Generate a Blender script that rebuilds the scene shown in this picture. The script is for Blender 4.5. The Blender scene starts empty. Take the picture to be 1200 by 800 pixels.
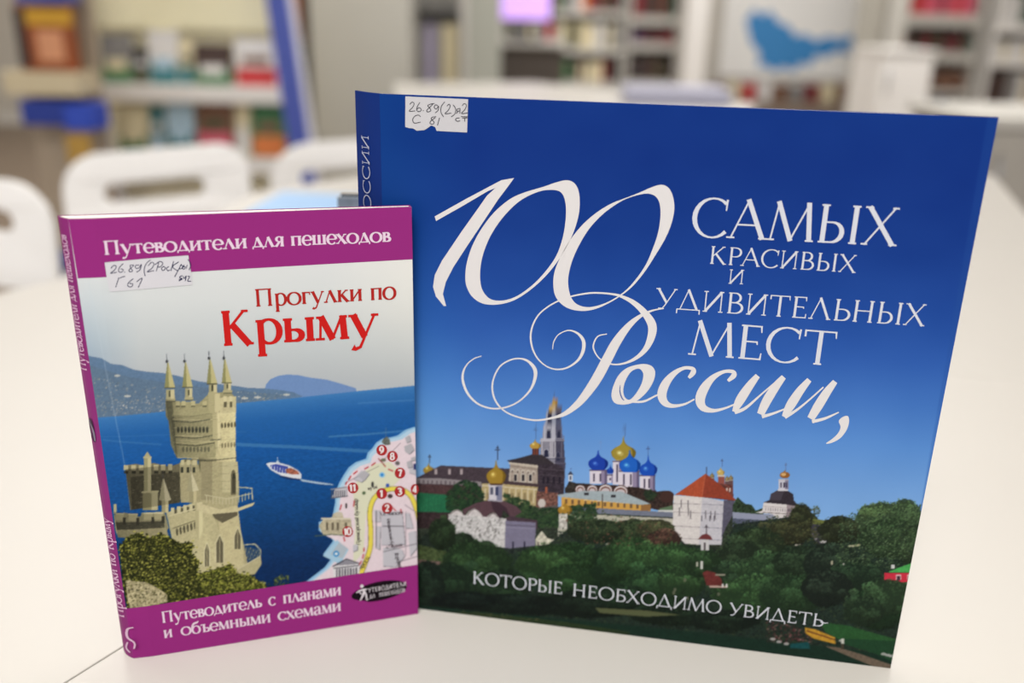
import bpy, bmesh, math, random
import numpy as np
from mathutils import Vector, Matrix
from mathutils.geometry import tessellate_polygon
random.seed(7); RS = np.random.RandomState(11)
SC = bpy.context.scene; COL = SC.collection
TZ = 0.74                                     # height of the desk tops
# ------------------------------------------------------------------ camera
F, PITCH, ROLL, CH = 1060.9, 0.35042, 0.0234, 0.2836
cp, sp, cr, sr = math.cos(PITCH), math.sin(PITCH), math.cos(ROLL), math.sin(ROLL)
FW = np.array([0, cp, -sp]); R0 = np.array([1., 0, 0]); U0 = np.cross(R0, FW)
RT = cr*R0 + sr*U0; UP = -sr*R0 + cr*U0
EYE = np.array([0, 0, TZ+CH])
cd = bpy.data.cameras.new('camera'); cam = bpy.data.objects.new('camera', cd); COL.objects.link(cam)
cam.matrix_world = Matrix(((RT[0], UP[0], -FW[0], EYE[0]), (RT[1], UP[1], -FW[1], EYE[1]), (RT[2], UP[2], -FW[2], EYE[2]), (0, 0, 0, 1)))
cd.sensor_width = 36; cd.lens = 36*F/1200; cd.clip_start = .01
cd.dof.use_dof = True; cd.dof.focus_distance = .386; cd.dof.aperture_fstop = 3.9
SC.camera = cam
# ------------------------------------------------------------------ world, exposure
w = bpy.data.worlds.new('daylight'); SC.world = w; w.use_nodes = True
bg = w.node_tree.nodes['Background']; bg.inputs[0].default_value = (1.0, .985, .965, 1); bg.inputs[1].default_value = 1.05
vs = SC.view_settings; vs.view_transform = 'Standard'; vs.look = 'None'; vs.gamma = 1; vs.exposure = .22
def area(name, loc, sx, sy, power, col=(1, .98, .955), rot=(0, 0, 0)):
    l = bpy.data.lights.new(name, 'AREA'); l.shape = 'RECTANGLE'; l.size = sx; l.size_y = sy; l.energy = power; l.color = col
    o = bpy.data.objects.new(name, l); COL.objects.link(o); o.location = loc; o.rotation_euler = rot; return o
LAMPS = [(-1.8, 1.2), (1.4, 1.2), (-1.8, 3.6), (1.4, 3.6), (-1.8, 6.2), (1.4, 6.2), (-.2, -1.2)]
for (x, y) in LAMPS: area('ceiling_lamp_light', (x, y, 2.93), 1.2, .6, 70 if y < 0 else (5 if y < 2 else 40))

# ------------------------------------------------------------------ helpers
def lin(c):
    c = np.asarray(c, float)/255.
    return np.where(c <= .04045, c/12.92, ((c+.055)/1.055)**2.4)
MATS = {}
def mat(key, col, rough=.5, metal=0, noise=0, nscale=30, emit=0, bump=0, coat=0, spec=.5):
    if key in MATS: return MATS[key]
    m = bpy.data.materials.new(key); m.use_nodes = True; nt = m.node_tree; b = nt.nodes['Principled BSDF']
    c = [*lin(col), 1]
    b.inputs['Base Color'].default_value = c; b.inputs['Roughness'].default_value = rough; b.inputs['Metallic'].default_value = metal
    b.inputs['Specular IOR Level'].default_value = spec
    if coat: b.inputs['Coat Weight'].default_value = coat; b.inputs['Coat Roughness'].default_value = .25
    if noise or bump:
        tc = nt.nodes.new('ShaderNodeTexCoord'); n = nt.nodes.new('ShaderNodeTexNoise'); n.inputs['Scale'].default_value = nscale; n.inputs['Detail'].default_value = 3
        nt.links.new(tc.outputs['Object'], n.inputs['Vector'])
        if noise:
            mx = nt.nodes.new('ShaderNodeMix'); mx.data_type = 'RGBA'
            mx.inputs[6].default_value = [v*(1-noise) for v in c[:3]]+[1]; mx.inputs[7].default_value = [min(1, v*(1+noise)) for v in c[:3]]+[1]
            nt.links.new(n.outputs['Fac'], mx.inputs[0]); nt.links.new(mx.outputs[2], b.inputs['Base Color'])
        if bump:
            bp = nt.nodes.new('ShaderNodeBump'); bp.inputs['Strength'].default_value = bump; bp.inputs['Distance'].default_value = .001
            nt.links.new(n.outputs['Fac'], bp.inputs['Height']); nt.links.new(bp.outputs[0], b.inputs['Normal'])
    if emit: b.inputs['Emission Color'].default_value = c; b.inputs['Emission Strength'].default_value = emit
    MATS[key] = m; return m
def tag(o, label=None, cat=None, group=None, kind=None):
    for k, v in (('label', label), ('category', cat), ('group', group), ('kind', kind)):
        if v: o[k] = v
    return o
def wloc(p):
    v = np.zeros(3)
    while p is not None: v += np.array(p.location); p = p.parent
    return v
def empty(name, loc, label, cat, group=None):
    o = bpy.data.objects.new(name, None); COL.objects.link(o); o.location = loc; o.empty_display_size = .02
    return tag(o, label, cat, group)
def mesh(name, V, Fc, m, parent=None, bevel=0, smooth=False, origin=None, seg=2):
    """world-space vertices -> one mesh object (child vertices are stored relative to the parent)"""
    V = np.asarray(V, float).reshape(-1, 3)
    if parent is not None:
        base = wloc(parent); V = V-base
    me = bpy.data.meshes.new(name); o = bpy.data.objects.new(name, me)
    if parent is None:
        org = np.array(origin) if origin is not None else np.array([(V[:, 0].min()+V[:, 0].max())/2, (V[:, 1].min()+V[:, 1].max())/2, V[:, 2].min()])
        V = V-org; o.location = org
    else: o.parent = parent
    me.from_pydata(V.tolist(), [], Fc)
    bm = bmesh.new(); bm.from_mesh(me); bmesh.ops.recalc_face_normals(bm, faces=bm.faces); bm.to_mesh(me); bm.free()
    me.update(); COL.objects.link(o); me.materials.append(m)
    if smooth:
        for p in me.polygons: p.use_smooth = True
    if bevel:
        b = o.modifiers.new('bevel', 'BEVEL'); b.width = bevel; b.segments = seg; b.limit_method = 'ANGLE'
    return o
CUBE = [(0, 3, 2, 1), (4, 5, 6, 7), (0, 1, 5, 4), (1, 2, 6, 5), (2, 3, 7, 6), (3, 0, 4, 7)]
def boxv(x0, x1, y0, y1, z0, z1): return [(x0, y0, z0), (x1, y0, z0), (x1, y1, z0), (x0, y1, z0), (x0, y0, z1), (x1, y0, z1), (x1, y1, z1), (x0, y1, z1)]
def box(name, x0, x1, y0, y1, z0, z1, m, parent=None, bevel=0): return mesh(name, boxv(x0, x1, y0, y1, z0, z1), CUBE, m, parent, bevel)
def prism(name, poly, z0, z1, m, parent=None, bevel=0):
    n = len(poly); V = [(x, y, z0) for x, y in poly]+[(x, y, z1) for x, y in poly]
    Fc = [tuple(range(n-1, -1, -1)), tuple(range(n, 2*n))]+[(i, (i+1) % n, (i+1) % n+n, i+n) for i in range(n)]
    return mesh(name, V, Fc, m, parent, bevel)
def tube(name, pts, r, m, parent=None, n=10):
    pts = [np.array(p, float) for p in pts]; V = []; Fc = []
    for i, p in enumerate(pts):
        t = pts[min(i+1, len(pts)-1)]-pts[max(i-1, 0)]; t /= np.linalg.norm(t)
        a = np.cross(t, [0, 0, 1] if abs(t[2]) < .9 else [1, 0, 0]); a /= np.linalg.norm(a); b = np.cross(t, a)
        for k in range(n): V.append(p+r*(math.cos(2*math.pi*k/n)*a+math.sin(2*math.pi*k/n)*b))
    for i in range(len(pts)-1):
        for k in range(n): Fc.append((i*n+k, i*n+(k+1) % n, (i+1)*n+(k+1) % n, (i+1)*n+k))
    Fc += [tuple(range(n-1, -1, -1)), tuple(range((len(pts)-1)*n, len(pts)*n))]
    return mesh(name, V, Fc, m, parent, smooth=True)
def at(px, py, Y):                           # a pixel's point on the vertical plane y = Y
    d = FW+RT*(px-600)/F-UP*(py-400)/F
    return EYE+d*(Y/d[1])
def catmull(P, n=6, closed=False):
    P = [np.array(p, float) for p in P]; N = len(P); out = []
    rng = range(N) if closed else range(N-1)
    for i in rng:
        if closed: a, b, c, d = P[i-1], P[i], P[(i+1) % N], P[(i+2) % N]
        else: a, b, c, d = P[max(i-1, 0)], P[i], P[i+1], P[min(i+2, N-1)]
        for k in range(n):
            t = k/n; out.append(.5*((2*b)+(-a+c)*t+(2*a-5*b+4*c-d)*t*t+(-a+3*b-3*c+d)*t**3))
    if not closed: out.append(P[-1])
    return np.array(out)
def homog(src, dst):
    A = []
    for (x, y), (u, v) in zip(src, dst):
        A.append([x, y, 1, 0, 0, 0, -u*x, -u*y]); A.append([0, 0, 0, x, y, 1, -v*x, -v*y])
    h = np.linalg.solve(np.array(A, float), np.array(dst, float).ravel()); return np.append(h, 1).reshape(3, 3)
def hmap(H, P):
    P = np.atleast_2d(np.asarray(P, float)); Q = np.c_[P, np.ones(len(P))] @ H.T; return Q[:, :2]/Q[:, 2:]

# ------------------------------------------------------------------ raster used to colour the printed pictures (a mesh grid with vertex colours)
class Pic:
    def __init__(s, x0, y0, x1, y1, k=2):
        s.x0, s.y0, s.k = x0, y0, k; s.w, s.h = int((x1-x0)*k), int((y1-y0)*k); s.a = np.zeros((s.h, s.w, 3)); s.Z = None
    def zoom(s, ox, oy, sc): s.Z = (ox, oy, sc)
    def T(s, P):
        P = np.atleast_2d(np.array(P, float))
        if s.Z: P = P/s.Z[2]+np.array(s.Z[:2])
        return (P-[s.x0, s.y0])*s.k
    def S(s, r): return r*s.k/(s.Z[2] if s.Z else 1)
    def mask(s, Q):
        xa, ya = np.floor(Q.min(0)).astype(int)-1; xb, yb = np.ceil(Q.max(0)).astype(int)+2
        xa, ya = max(xa, 0), max(ya, 0); xb, yb = min(xb, s.w), min(yb, s.h)
        if xb <= xa or yb <= ya: return None
        X, Y = np.meshgrid(np.arange(xa, xb)+.5, np.arange(ya, yb)+.5); M = np.zeros(X.shape, bool)
        for i in range(len(Q)):
            (x1, y1), (x2, y2) = Q[i-1], Q[i]
            if y1 == y2: continue
            c = ((y1 > Y) != (y2 > Y)) & (X < (x2-x1)*(Y-y1)/(y2-y1)+x1); M ^= c
        return M, (slice(ya, yb), slice(xa, xb))
    def put(s, M, sl, col, al=1):
        a = s.a[sl]; c = np.array(col, float); al = al*M[..., None]
        a[:] = a*(1-al)+c*al
    def poly(s, P, col, al=1, tex=0, ts=3):
        r = s.mask(s.T(P))
        if r is None: return
        M, sl = r
        if tex:
            c = np.array(col, float)*(1+tex*noise2(M.shape, ts)[..., None]); s.put(M, sl, c, al)
        else: s.put(M, sl, col, al)
    def quad(s, x0, y0, x1, y1, col, al=1, tex=0): s.poly([(x0, y0), (x1, y0), (x1, y1), (x0, y1)], col, al, tex)
    def ell(s, cx, cy, rx, ry, col, al=1, rot=0):
        c = s.T([(cx, cy)])[0]; rx, ry = max(s.S(rx), .7), max(s.S(ry), .7); R = max(rx, ry)+1
        xa, xb = max(int(c[0]-R), 0), min(int(c[0]+R)+2, s.w); ya, yb = max(int(c[1]-R), 0), min(int(c[1]+R)+2, s.h)
        if xb <= xa or yb <= ya: return
        X, Y = np.meshgrid(np.arange(xa, xb)+.5-c[0], np.arange(ya, yb)+.5-c[1])
        if rot: X, Y = X*math.cos(rot)+Y*math.sin(rot), -X*math.sin(rot)+Y*math.cos(rot)
        s.put((X/rx)**2+(Y/ry)**2 < 1, (slice(ya, yb), slice(xa, xb)), col, al)
    def line(s, P, wd, col, al=1):
        P = np.array(P, float)
        for a, b in zip(P[:-1], P[1:]):
            d = b-a; L = np.hypot(*d)
            if L == 0: continue
            n = np.array([-d[1], d[0]])/L*wd/2; s.poly([a+n, b+n, b-n, a-n], col, al)
    def foliage(s, P, n, cols, rmin, rmax, R=None):
        """leafy clumps inside the polygon: each clump is a mound of small leaves, lighter on top"""
        r = s.mask(s.T(P))
        if r is None: return
        M, sl = r; ys, xs = np.nonzero(M)
        if not len(ys): return
        z = s.Z; s.Z = None
        idx = np.sort(RS.randint(0, len(ys), n)); cols = np.array(cols, float)
        for i in idx:
            x = (xs[i]+sl[1].start)/s.k+s.x0; y = (ys[i]+sl[0].start)/s.k+s.y0
            c = cols[RS.randint(len(cols))]*(.85+.3*RS.rand()); rr = rmin+(rmax-rmin)*RS.rand()
            s.ell(x, y, rr*(.7+.6*RS.rand()), rr*.8, c, .75)
        s.Z = z
    def clump(s, cx, cy, rx, ry, col, n=140):
        """one tree crown: ragged outline, sunlit leaf tufts on top, dark gaps below"""
        col = np.array(col, float); g = col.mean(); col = col*.80+g*.17
        for i in range(16):
            a = i/16*6.283; s.ell(cx+math.cos(a)*rx*.72, cy+math.sin(a)*ry*.7, rx*(.22+.12*RS.rand()), ry*(.22+.14*RS.rand()), col*.62, .9)
        s.ell(cx, cy, rx*.85, ry*.85, col*.66, .95)
        sub = [(RS.randn()*.42, RS.randn()*.40, .22+.2*RS.rand()) for _ in range(7)]
        for i in range(int(n*1.9)):
            if RS.rand() < .62:
                q = sub[RS.randint(7)]; a = RS.rand()*6.283; r = math.sqrt(RS.rand())*q[2]; dx, dy = q[0]+r*math.cos(a), q[1]+r*math.sin(a); sh = .98-.55*(dy-q[1])/q[2]*.6-.22*dy
            else:
                a = RS.rand()*6.283; q = math.sqrt(RS.rand())*1.06; dx, dy = q*math.cos(a), q*math.sin(a); sh = .80-.34*dy-.1*dx
            sh += .34*(RS.rand()-.5); k = RS.rand()
            s.ell(cx+dx*rx, cy+dy*ry, .5+1.1*k, .4+.8*k, col*sh*[1+.1*(RS.rand()-.5), 1, .94], .62, RS.rand()*3)
    def onion(s, cx, cy, rx, ry, tip, col, hi):
        n = 24; L = []; top = cy-tip
        prof = [(0, 1), (.03, .82), (.06, .62), (.14, .42), (.34, .22), (.72, .02), (.97, -.22), (1.0, -.42), (.92, -.68), (.72, -.9), (.62, -1)]
        pts = []
        for (px, py) in prof:
            yy = cy-(py+1)/2*(cy+ry-tip)+ry
            pts.append((px*rx, yy))
        Q = catmull([(cx-a, b) for a, b in pts], 4).tolist()+catmull([(cx+a, b) for a, b in pts], 4).tolist()[::-1]
        s.poly(Q, col)
        c = np.array(col, float)
        s.poly([(cx+(q[0]-cx)*.82-rx*.08, q[1]) for q in Q], c*.6+np.array(hi, float)*.4, .5)
        s.ell(cx-rx*.3, cy-ry*.05, rx*.3, ry*.36, hi, .45, .4); s.ell(cx-rx*.34, cy-ry*.1, rx*.13, ry*.16, [min(255, v+45) for v in hi], .8)
        s.poly([(cx+(q[0]-cx)*1.0, q[1]) for q in Q if q[0] > cx+rx*.62]+[(cx+rx*.7, cy)], c*.55, .45)
    def shade(s, Pn, f0, f1, vert=False):
        """multiply a polygon by a left-to-right (or top-to-bottom) ramp, as the photographed relief is shaded in the print"""
        r = s.mask(s.T(Pn))
        if r is None: return
        M, sl = r; a = s.a[sl]; n = M.shape[0 if vert else 1]; g = np.linspace(f0, f1, n); g = g[:, None] if vert else g[None]
        a[:] = a*(1-M[..., None])+a*M[..., None]*np.broadcast_to(g, M.shape)[..., None]
    def cross(s, cx, y0, y1, col=(60, 55, 60), wd=2):
        s.line([(cx, y0), (cx, y1)], wd, col); h = y1-y0
        s.line([(cx-h*.18, y0+h*.3), (cx+h*.18, y0+h*.3)], wd, col); s.line([(cx-h*.1, y0+h*.15), (cx+h*.1, y0+h*.15)], wd, col)
    def sample(s, P):
        q = (np.asarray(P)-[s.x0, s.y0])*s.k-.5; q[:, 0] = np.clip(q[:, 0], 0, s.w-1.001); q[:, 1] = np.clip(q[:, 1], 0, s.h-1.001)
        i = q.astype(int); f = q-i; x, y = i[:, 0], i[:, 1]; x1 = np.minimum(x+1, s.w-1); y1 = np.minimum(y+1, s.h-1); fx, fy = f[:, :1], f[:, 1:]
        return s.a[y, x]*(1-fx)*(1-fy)+s.a[y, x1]*fx*(1-fy)+s.a[y1, x]*(1-fx)*fy+s.a[y1, x1]*fx*fy
    def blur(s, n=1):
        for _ in range(n):
            a = np.pad(s.a, ((1, 1), (1, 1), (0, 0)), 'edge')
            b = (a[:-2]+2*a[1:-1]+a[2:])/4; s.a = (b[:, :-2]+2*b[:, 1:-1]+b[:, 2:])/4
def noise2(shape, sc=3):
    h, w_ = shape; g = RS.rand(int(h/sc)+3, int(w_/sc)+3)*2-1
    y = np.arange(h)/sc; x = np.arange(w_)/sc; yi = y.astype(int); xi = x.astype(int); fy = (y-yi)[:, None]; fx = (x-xi)[None]
    A = g[np.ix_(yi, xi)]; B = g[np.ix_(yi, xi+1)]; C = g[np.ix_(yi+1, xi)]; D = g[np.ix_(yi+1, xi+1)]
    return A*(1-fx)*(1-fy)+B*fx*(1-fy)+C*(1-fx)*fy+D*fx*fy

# ------------------------------------------------------------------ letters drawn as ribbons (unit cap height)
def glyph(ch, T, t, s):
    """returns advance and a list of (points, widths) ribbons; y up, height 1"""
    G = []
    def R(p, wd, n=1):
        p = np.array(p, float); wd = np.full(len(p), float(wd)) if np.isscalar(wd) else np.array(wd, float)
        if n > 1: q = catmull(np.c_[p, wd], n); p, wd = q[:, :2], q[:, 2]
        G.append((p, wd))
    def sf(x, y, k=1.0, side=0):
        yy = y+(t/2 if y < .5 else -t/2)
        R([(x-(s*k if side <= 0 else 0), yy), (x+(s*k if side >= 0 else 0), yy)], t)
    def V(x, wd=None, a=0, b=1, k=1.0):
        wd = T if wd is None else wd; R([(x, a), (x, b)], wd); sf(x, a, k); 
        yy = b-t/2; R([(x-s*k, yy), (x+s*k, yy)], t)
    def bar(x0, x1, y, term=0):
        R([(x0, y), (x1, y)], t)
        if term: R([(x1-t/2, y+t/2*(1 if term < 0 else -1)), (x1-t*.1, y+term)], [t*1.3, t*.7])
    def arc(cx, cy, rx, ry, a0, a1, wt, wn, n=18):
        p = []; wd = []
        for i in range(n+1):
            a = math.radians(a0+(a1-a0)*i/n); p.append((cx+rx*math.cos(a), cy+ry*math.sin(a))); wd.append(wn+(wt-wn)*abs(math.cos(a))**1.5)
        R(p, wd)
    def bowl(x, y0, y1, wd, full=1.0):
        m = (y0+y1)/2; h = (y1-y0)/2-t/2
        p = [(x, m+h)]; ww = [t]
        for i in range(11):
            a = math.pi/2-math.pi*i/10; p.append((x+wd*.45+wd*.55*math.cos(a), m+h*math.sin(a))); ww.append(t+(T-t)*max(0, math.cos(a))**1.2)
        p.append((x, m-h)); ww.append(t); R(p, ww)
    c = ch
    if c == ' ': return .42, []
    if c == '.': R([(.1, .08), (.24, .08)], .16); return .34, G
    if c in 'Пп': V(.22); V(.82); bar(.22, .82, 1-t/2); return 1.04, G
    if c in 'Нн': V(.2); V(.80); bar(.2, .8, .52); return 1.0, G
    if c in 'И':
        V(.17, t*1.2); V(.80, t*1.2); R([(.17, .02), (.80, .98)], T); return .97, G
    if c == 'и': V(.2); V(.80); R([(.22, .08), (.78, .92)], t*1.1); return 1.0, G
    if c in 'Сс': arc(.52, .5, .45, .51, 48, 318, T, t); R([(.84, .99), (.83, .70)], [t*1.3, t*.8]); return .92, G
    if c in 'Оо': arc(.54, .5, .46, .51, 0, 360, T, t, 28); return 1.08, G
    if c in 'А':
        R([(.07, 0), (.46, 1.03)], t); R([(.43, 1.03), (.86, 0)], T); bar(.22, .7, .36); sf(.07, 0); sf(.86, 0); return .95, G
    if c in 'Лл': R([(.12, 0), (.46, 1.02)], t); R([(.43, 1.02), (.84, 0)], T); sf(.12, 0); sf(.84, 0); return .96, G
    if c in 'М':
        R([(.1, 0), (.24, 1)], t); R([(.22, 1.02), (.60, 0)], T); R([(.58, 0), (.98, 1)], t); R([(.96, 1.02), (1.06, 0)], T); sf(.1, 0); sf(1.06, 0); return 1.18, G
    if c == 'м':
        R([(.15, 0), (.2, 1)], t); R([(.2, 1.0), (.58, .02)], T); R([(.56, .02), (.92, 1)], t); R([(.94, 1.0), (.99, 0)], T); sf(.15, 0); sf(.99, 0); sf(.2, 1, 1, -1); sf(.94, 1, 1, 1); return 1.16, G
    if c in 'Ьь': V(.2); bowl(.2, 0, .56, .5); return .76, G
    if c in 'Ъъ': V(.34); bar(.04, .34, 1-t/2); R([(.05, 1), (.05, .82)], t); bowl(.34, 0, .56, .5); return .9, G
    if c in 'Ыы': V(.2); bowl(.2, 0, .56, .46); V(.95); return 1.14, G
    if c in 'Хх':
        R([(.12, 1), (.80, 0)], T); R([(.76, 1), (.10, 0)], t); sf(.12, 1); sf(.8, 0); sf(.76, 1, .8); sf(.1, 0, .8); return .92, G
    if c in 'Кк': V(.2); R([(.24, .46), (.70, .98)], t*1.1); R([(.36, .58), (.80, .0)], T); sf(.72, 1, .8); sf(.82, 0, .8); return .92, G
    if c == 'Р': V(.2); bowl(.2, .45, 1, .46); return .70, G
    if c in 'р': R([(.22, -.48), (.22, 1)], T); sf(.22, 1, 1, -1); R([(.22-s, -.48), (.22+s, -.48)], t); arc(.5, .5, .36, .5, -130, 130, T, t); return .96, G
    if c in 'Вв': V(.2); bowl(.2, .5, 1, .40); bowl(.2, 0, .54, .50); return .80, G
    if c == 'Б': V(.2); bar(.2, .66, 1-t/2, -.2); bowl(.2, 0, .56, .48); return .76, G
    if c == 'У': R([(.1, 1), (.47, .30)], T); R([(.80, 1), (.40, .18), (.30, .03), (.14, .03)], t*1.1); sf(.1, 1); sf(.8, 1, .8); return .86, G
    if c == 'у': R([(.14, 1), (.52, .05)], T); R([(.88, 1), (.50, .0), (.36, -.36), (.2, -.44), (.1, -.36)], [t, t, t*1.2, t*1.5, T]); sf(.14, 1); sf(.88, 1, .8); return .98, G
    if c in 'Дд': R([(.17, .06), (.48, 1.02)], t); R([(.46, 1.02), (.85, .06)], T); bar(.03, .98, t/2+.02); R([(.05, .06), (.04, -.16)], t*1.2); R([(.96, .06), (.97, -.16)], t*1.2); return 1.02, G
    if c in 'Тт': R([(.44, 0), (.44, 1)], T); sf(.44, 0); bar(.05, .83, 1-t/2, -.18); R([(.05, 1), (.05, .80)], t*1.2); return .88, G
    if c == 'Е': V(.2); bar(.2, .62, 1-t/2, -.18); bar(.2, .54, .52, -.08); bar(.2, .66, t/2, .18); return .74, G
    if c == 'е': arc(.48, .5, .38, .51, 0, 318, T, t); bar(.14, .86, .5); return .90, G
    if c == 'а':
        R([(.16, .74), (.26, .94), (.48, .98), (.64, .86), (.66, .6), (.66, .16), (.74, .03), (.86, .06)], [T, t*1.4, t, T*.8, T, T, t*1.5, t], 4)
        R([(.64, .58), (.36, .50), (.16, .34), (.18, .08), (.38, .0), (.64, .16)], [t, t*1.3, T, T, t*1.3, t], 4); return .88, G
    if c == 'б': arc(.50, .46, .38, .47, 0, 360, T, t, 24); R([(.12, .5), (.14, .95), (.34, 1.26), (.62, 1.34), (.82, 1.48)], [T, T*.8, T*.9, T*.8, t], 4); return 1.0, G
    if c in 'я': V(.74); R([(.74, 1-t/2), (.42, .98), (.24, .76), (.38, .52), (.74, .5)], [t, t*1.2, T, t*1.2, t], 4); R([(.52, .5), (.18, .0)], T*.8); sf(.16, 0, .7); return .96, G
    if c in 'Шш': V(.2); V(.66, k=.8); V(1.12); bar(.2, 1.12, t/2); return 1.32, G
    if c in 'Гг': V(.2); bar(.2, .66, 1-t/2, -.22); return .72, G
    if c == 'й': a, G = glyph('и', T, t, s); G.append((np.array([(.32, 1.35), (.5, 1.2), (.68, 1.35)]), np.full(3, t*1.5))); return a, G
    if c == '1': R([(.3, 0), (.3, 1)], T); R([(.08, .78), (.3, .97)], t*1.4); sf(.3, 0); return .6, G
    if c == '2': R([(.1, .74), (.2, .94), (.42, .98), (.58, .78), (.48, .5), (.12, .08)], [T, t*1.5, t*1.5, T, T*.8, t*1.3], 4); R([(.08, .08), (.64, .08)], T*.9); return .72, G
    if c == '3': R([(.1, .85), (.3, .98), (.54, .82), (.46, .58), (.26, .52)], [T, t*1.4, T, T, t], 4); R([(.26, .52), (.54, .42), (.58, .2), (.34, .02), (.08, .14)], [t, T, T, t*1.4, T], 4); return .72, G
    if c == '4': R([(.5, 0), (.5, 1)], T); R([(.5, 1), (.06, .3)], t*1.3); R([(.04, .3), (.7, .3)], t*1.6); return .76, G
    if c == '7': R([(.08, .92), (.62, .92)], T*.9); R([(.58, .92), (.28, 0)], T*.85); return .68, G
    if c == '8': arc(.36, .75, .22, .24, 0, 360, T*.9, t*1.4, 16); arc(.36, .27, .28, .27, 0, 360, T, t*1.4, 16); return .74, G
    if c == '9': arc(.36, .66, .26, .33, 0, 360, T, t*1.4, 16); R([(.62, .66), (.56, .3), (.16, .02)], [T, T*.9, t], 4); return .74, G
    if c == '0': arc(.38, .5, .3, .5, 0, 360, T, t*1.4, 20); return .76, G
    return .6, []
VP = np.array([540., 3377.])                  # where the photographed book edges converge
class Ink:
    """flat ink shapes collected in photo pixels, laid on a cover by its homography"""
    def __init__(s): s.V = []; s.F = []; s.C = []; s.Z = None; s.L = []; s.n = 0
    def zoom(s, ox, oy, sc): s.Z = (ox, oy, sc)
    def T(s, P):
        P = np.atleast_2d(np.array(P, float)); return P/s.Z[2]+np.array(s.Z[:2]) if s.Z else P
    def ribbon_px(s, P, W, col):
        P = np.asarray(P, float); n = len(P)
        t = np.gradient(P, axis=0); t /= np.maximum(np.hypot(t[:, 0], t[:, 1]), 1e-9)[:, None]; nn = np.c_[-t[:, 1], t[:, 0]]*np.asarray(W)[:, None]/2
        b = len(s.V); s.n += 1; s.L += [s.n % 16]*(2*n)     # overlapping strokes lie a few microns apart
        for i in range(n): s.V.append(P[i]+nn[i]); s.V.append(P[i]-nn[i]); s.C += [col, col]
        for i in range(n-1): s.F.append((b+2*i, b+2*i+1, b+2*i+3, b+2*i+2))
    def rib(s, pts, wd=None, col=(240, 238, 236), n=6):
        p = np.array(pts, float)
        if p.shape[1] == 2: p = np.c_[p, np.full(len(p), wd)]
        q = catmull(p, n); sc = s.Z[2] if s.Z else 1; s.ribbon_px(s.T(q[:, :2]), q[:, 2]/sc, col)
    def shape(s, loops, col, n=5):
        L = [s.T(catmull(l, n, True)) if n else s.T(l) for l in loops]
        tr = tessellate_polygon([[Vector((x, y, 0)) for x, y in l] for l in L]); b = len(s.V)
        for l in L:
            for p in l: s.V.append(np.array(p)); s.C.append(col); s.L.append(0)
        s.F += [tuple(b+i for i in t) for t in tr]
    def word(s, txt, b0, b1, cap, col, T=.16, t=.05, sf=.12, xh=None, up=None, cap1=None, gap=0.0):
        b0 = s.T([b0])[0]; b1 = s.T([b1])[0]; sc = s.Z[2] if s.Z else 1; cap = cap/sc; cap1 = cap if cap1 is None else cap1/sc
        GL = []; x = 0
        for ch in txt:
            low = xh and ch.islower(); k = xh if low else 1.0
            a, rs = glyph(ch, T/k, t/k, sf/k*(.9 if low else 1)); GL.append((x, k, rs)); x += a*k+gap
        x -= gap
        for x0, k, rs in GL:
            for p, wd in rs:
                if up is not None:          # follow a curved spine closely
                    f = np.linspace(0, len(p)-1, (len(p)-1)*(7 if len(p) < 4 else 2)+1); k0 = np.arange(len(p)); p = np.c_[np.interp(f, k0, p[:, 0]), np.interp(f, k0, p[:, 1])]; wd = np.interp(f, k0, wd)
                X = (x0+p[:, 0]*k)/x; Hh = p[:, 1]*k; B = b0+(b1-b0)*X[:, None]; c = cap+(cap1-cap)*X
                if up is None: d = B-VP; d /= np.hypot(d[:, 0], d[:, 1])[:, None]
                else: d = np.tile(np.array(up, float)/np.hypot(*up), (len(B), 1))
                L = np.hypot(*(b1-b0)); sx = L/x
                P = B+d*(Hh*c)[:, None]
                # width scaled by the smaller unit so condensed words keep their contrast
                s.ribbon_px(P, wd*k*np.minimum(c, sx*1.15), col)
    def build(s, name, H, surf, parent, off, m):
        Q = hmap(H, np.array(s.V)); V = surf(Q[:, 0], Q[:, 1], (off+np.array(s.L)*3e-6)[:, None] if surf in TALL else off+np.array(s.L)*3e-6)-wloc(parent)
        me = bpy.data.meshes.new(name); me.from_pydata(V.tolist(), [], s.F); me.update(); o = bpy.data.objects.new(name, me); COL.objects.link(o); o.parent = parent; me.materials.append(m)
        colattr(me, np.array(s.C, float)); return o
TALL = []                                     # spine surfaces, which take their offsets as a column
INK = .57
def colattr(me, C):
    a = me.color_attributes.new('print_color', 'FLOAT_COLOR', 'POINT'); a.data.foreach_set('color', np.c_[lin(np.clip(C, 0, 255))*INK, np.ones(len(C))].astype(np.float32).ravel())
def printmat(name, rough, coat=0, spec=.5):
    m = mat(name, (200, 200, 200), rough, coat=coat, spec=spec); nt = m.node_tree
    at_ = nt.nodes.new('ShaderNodeAttribute'); at_.attribute_name = 'print_color'; nt.links.new(at_.outputs['Color'], nt.nodes['Principled BSDF'].inputs['Base Color']); return m
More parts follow.
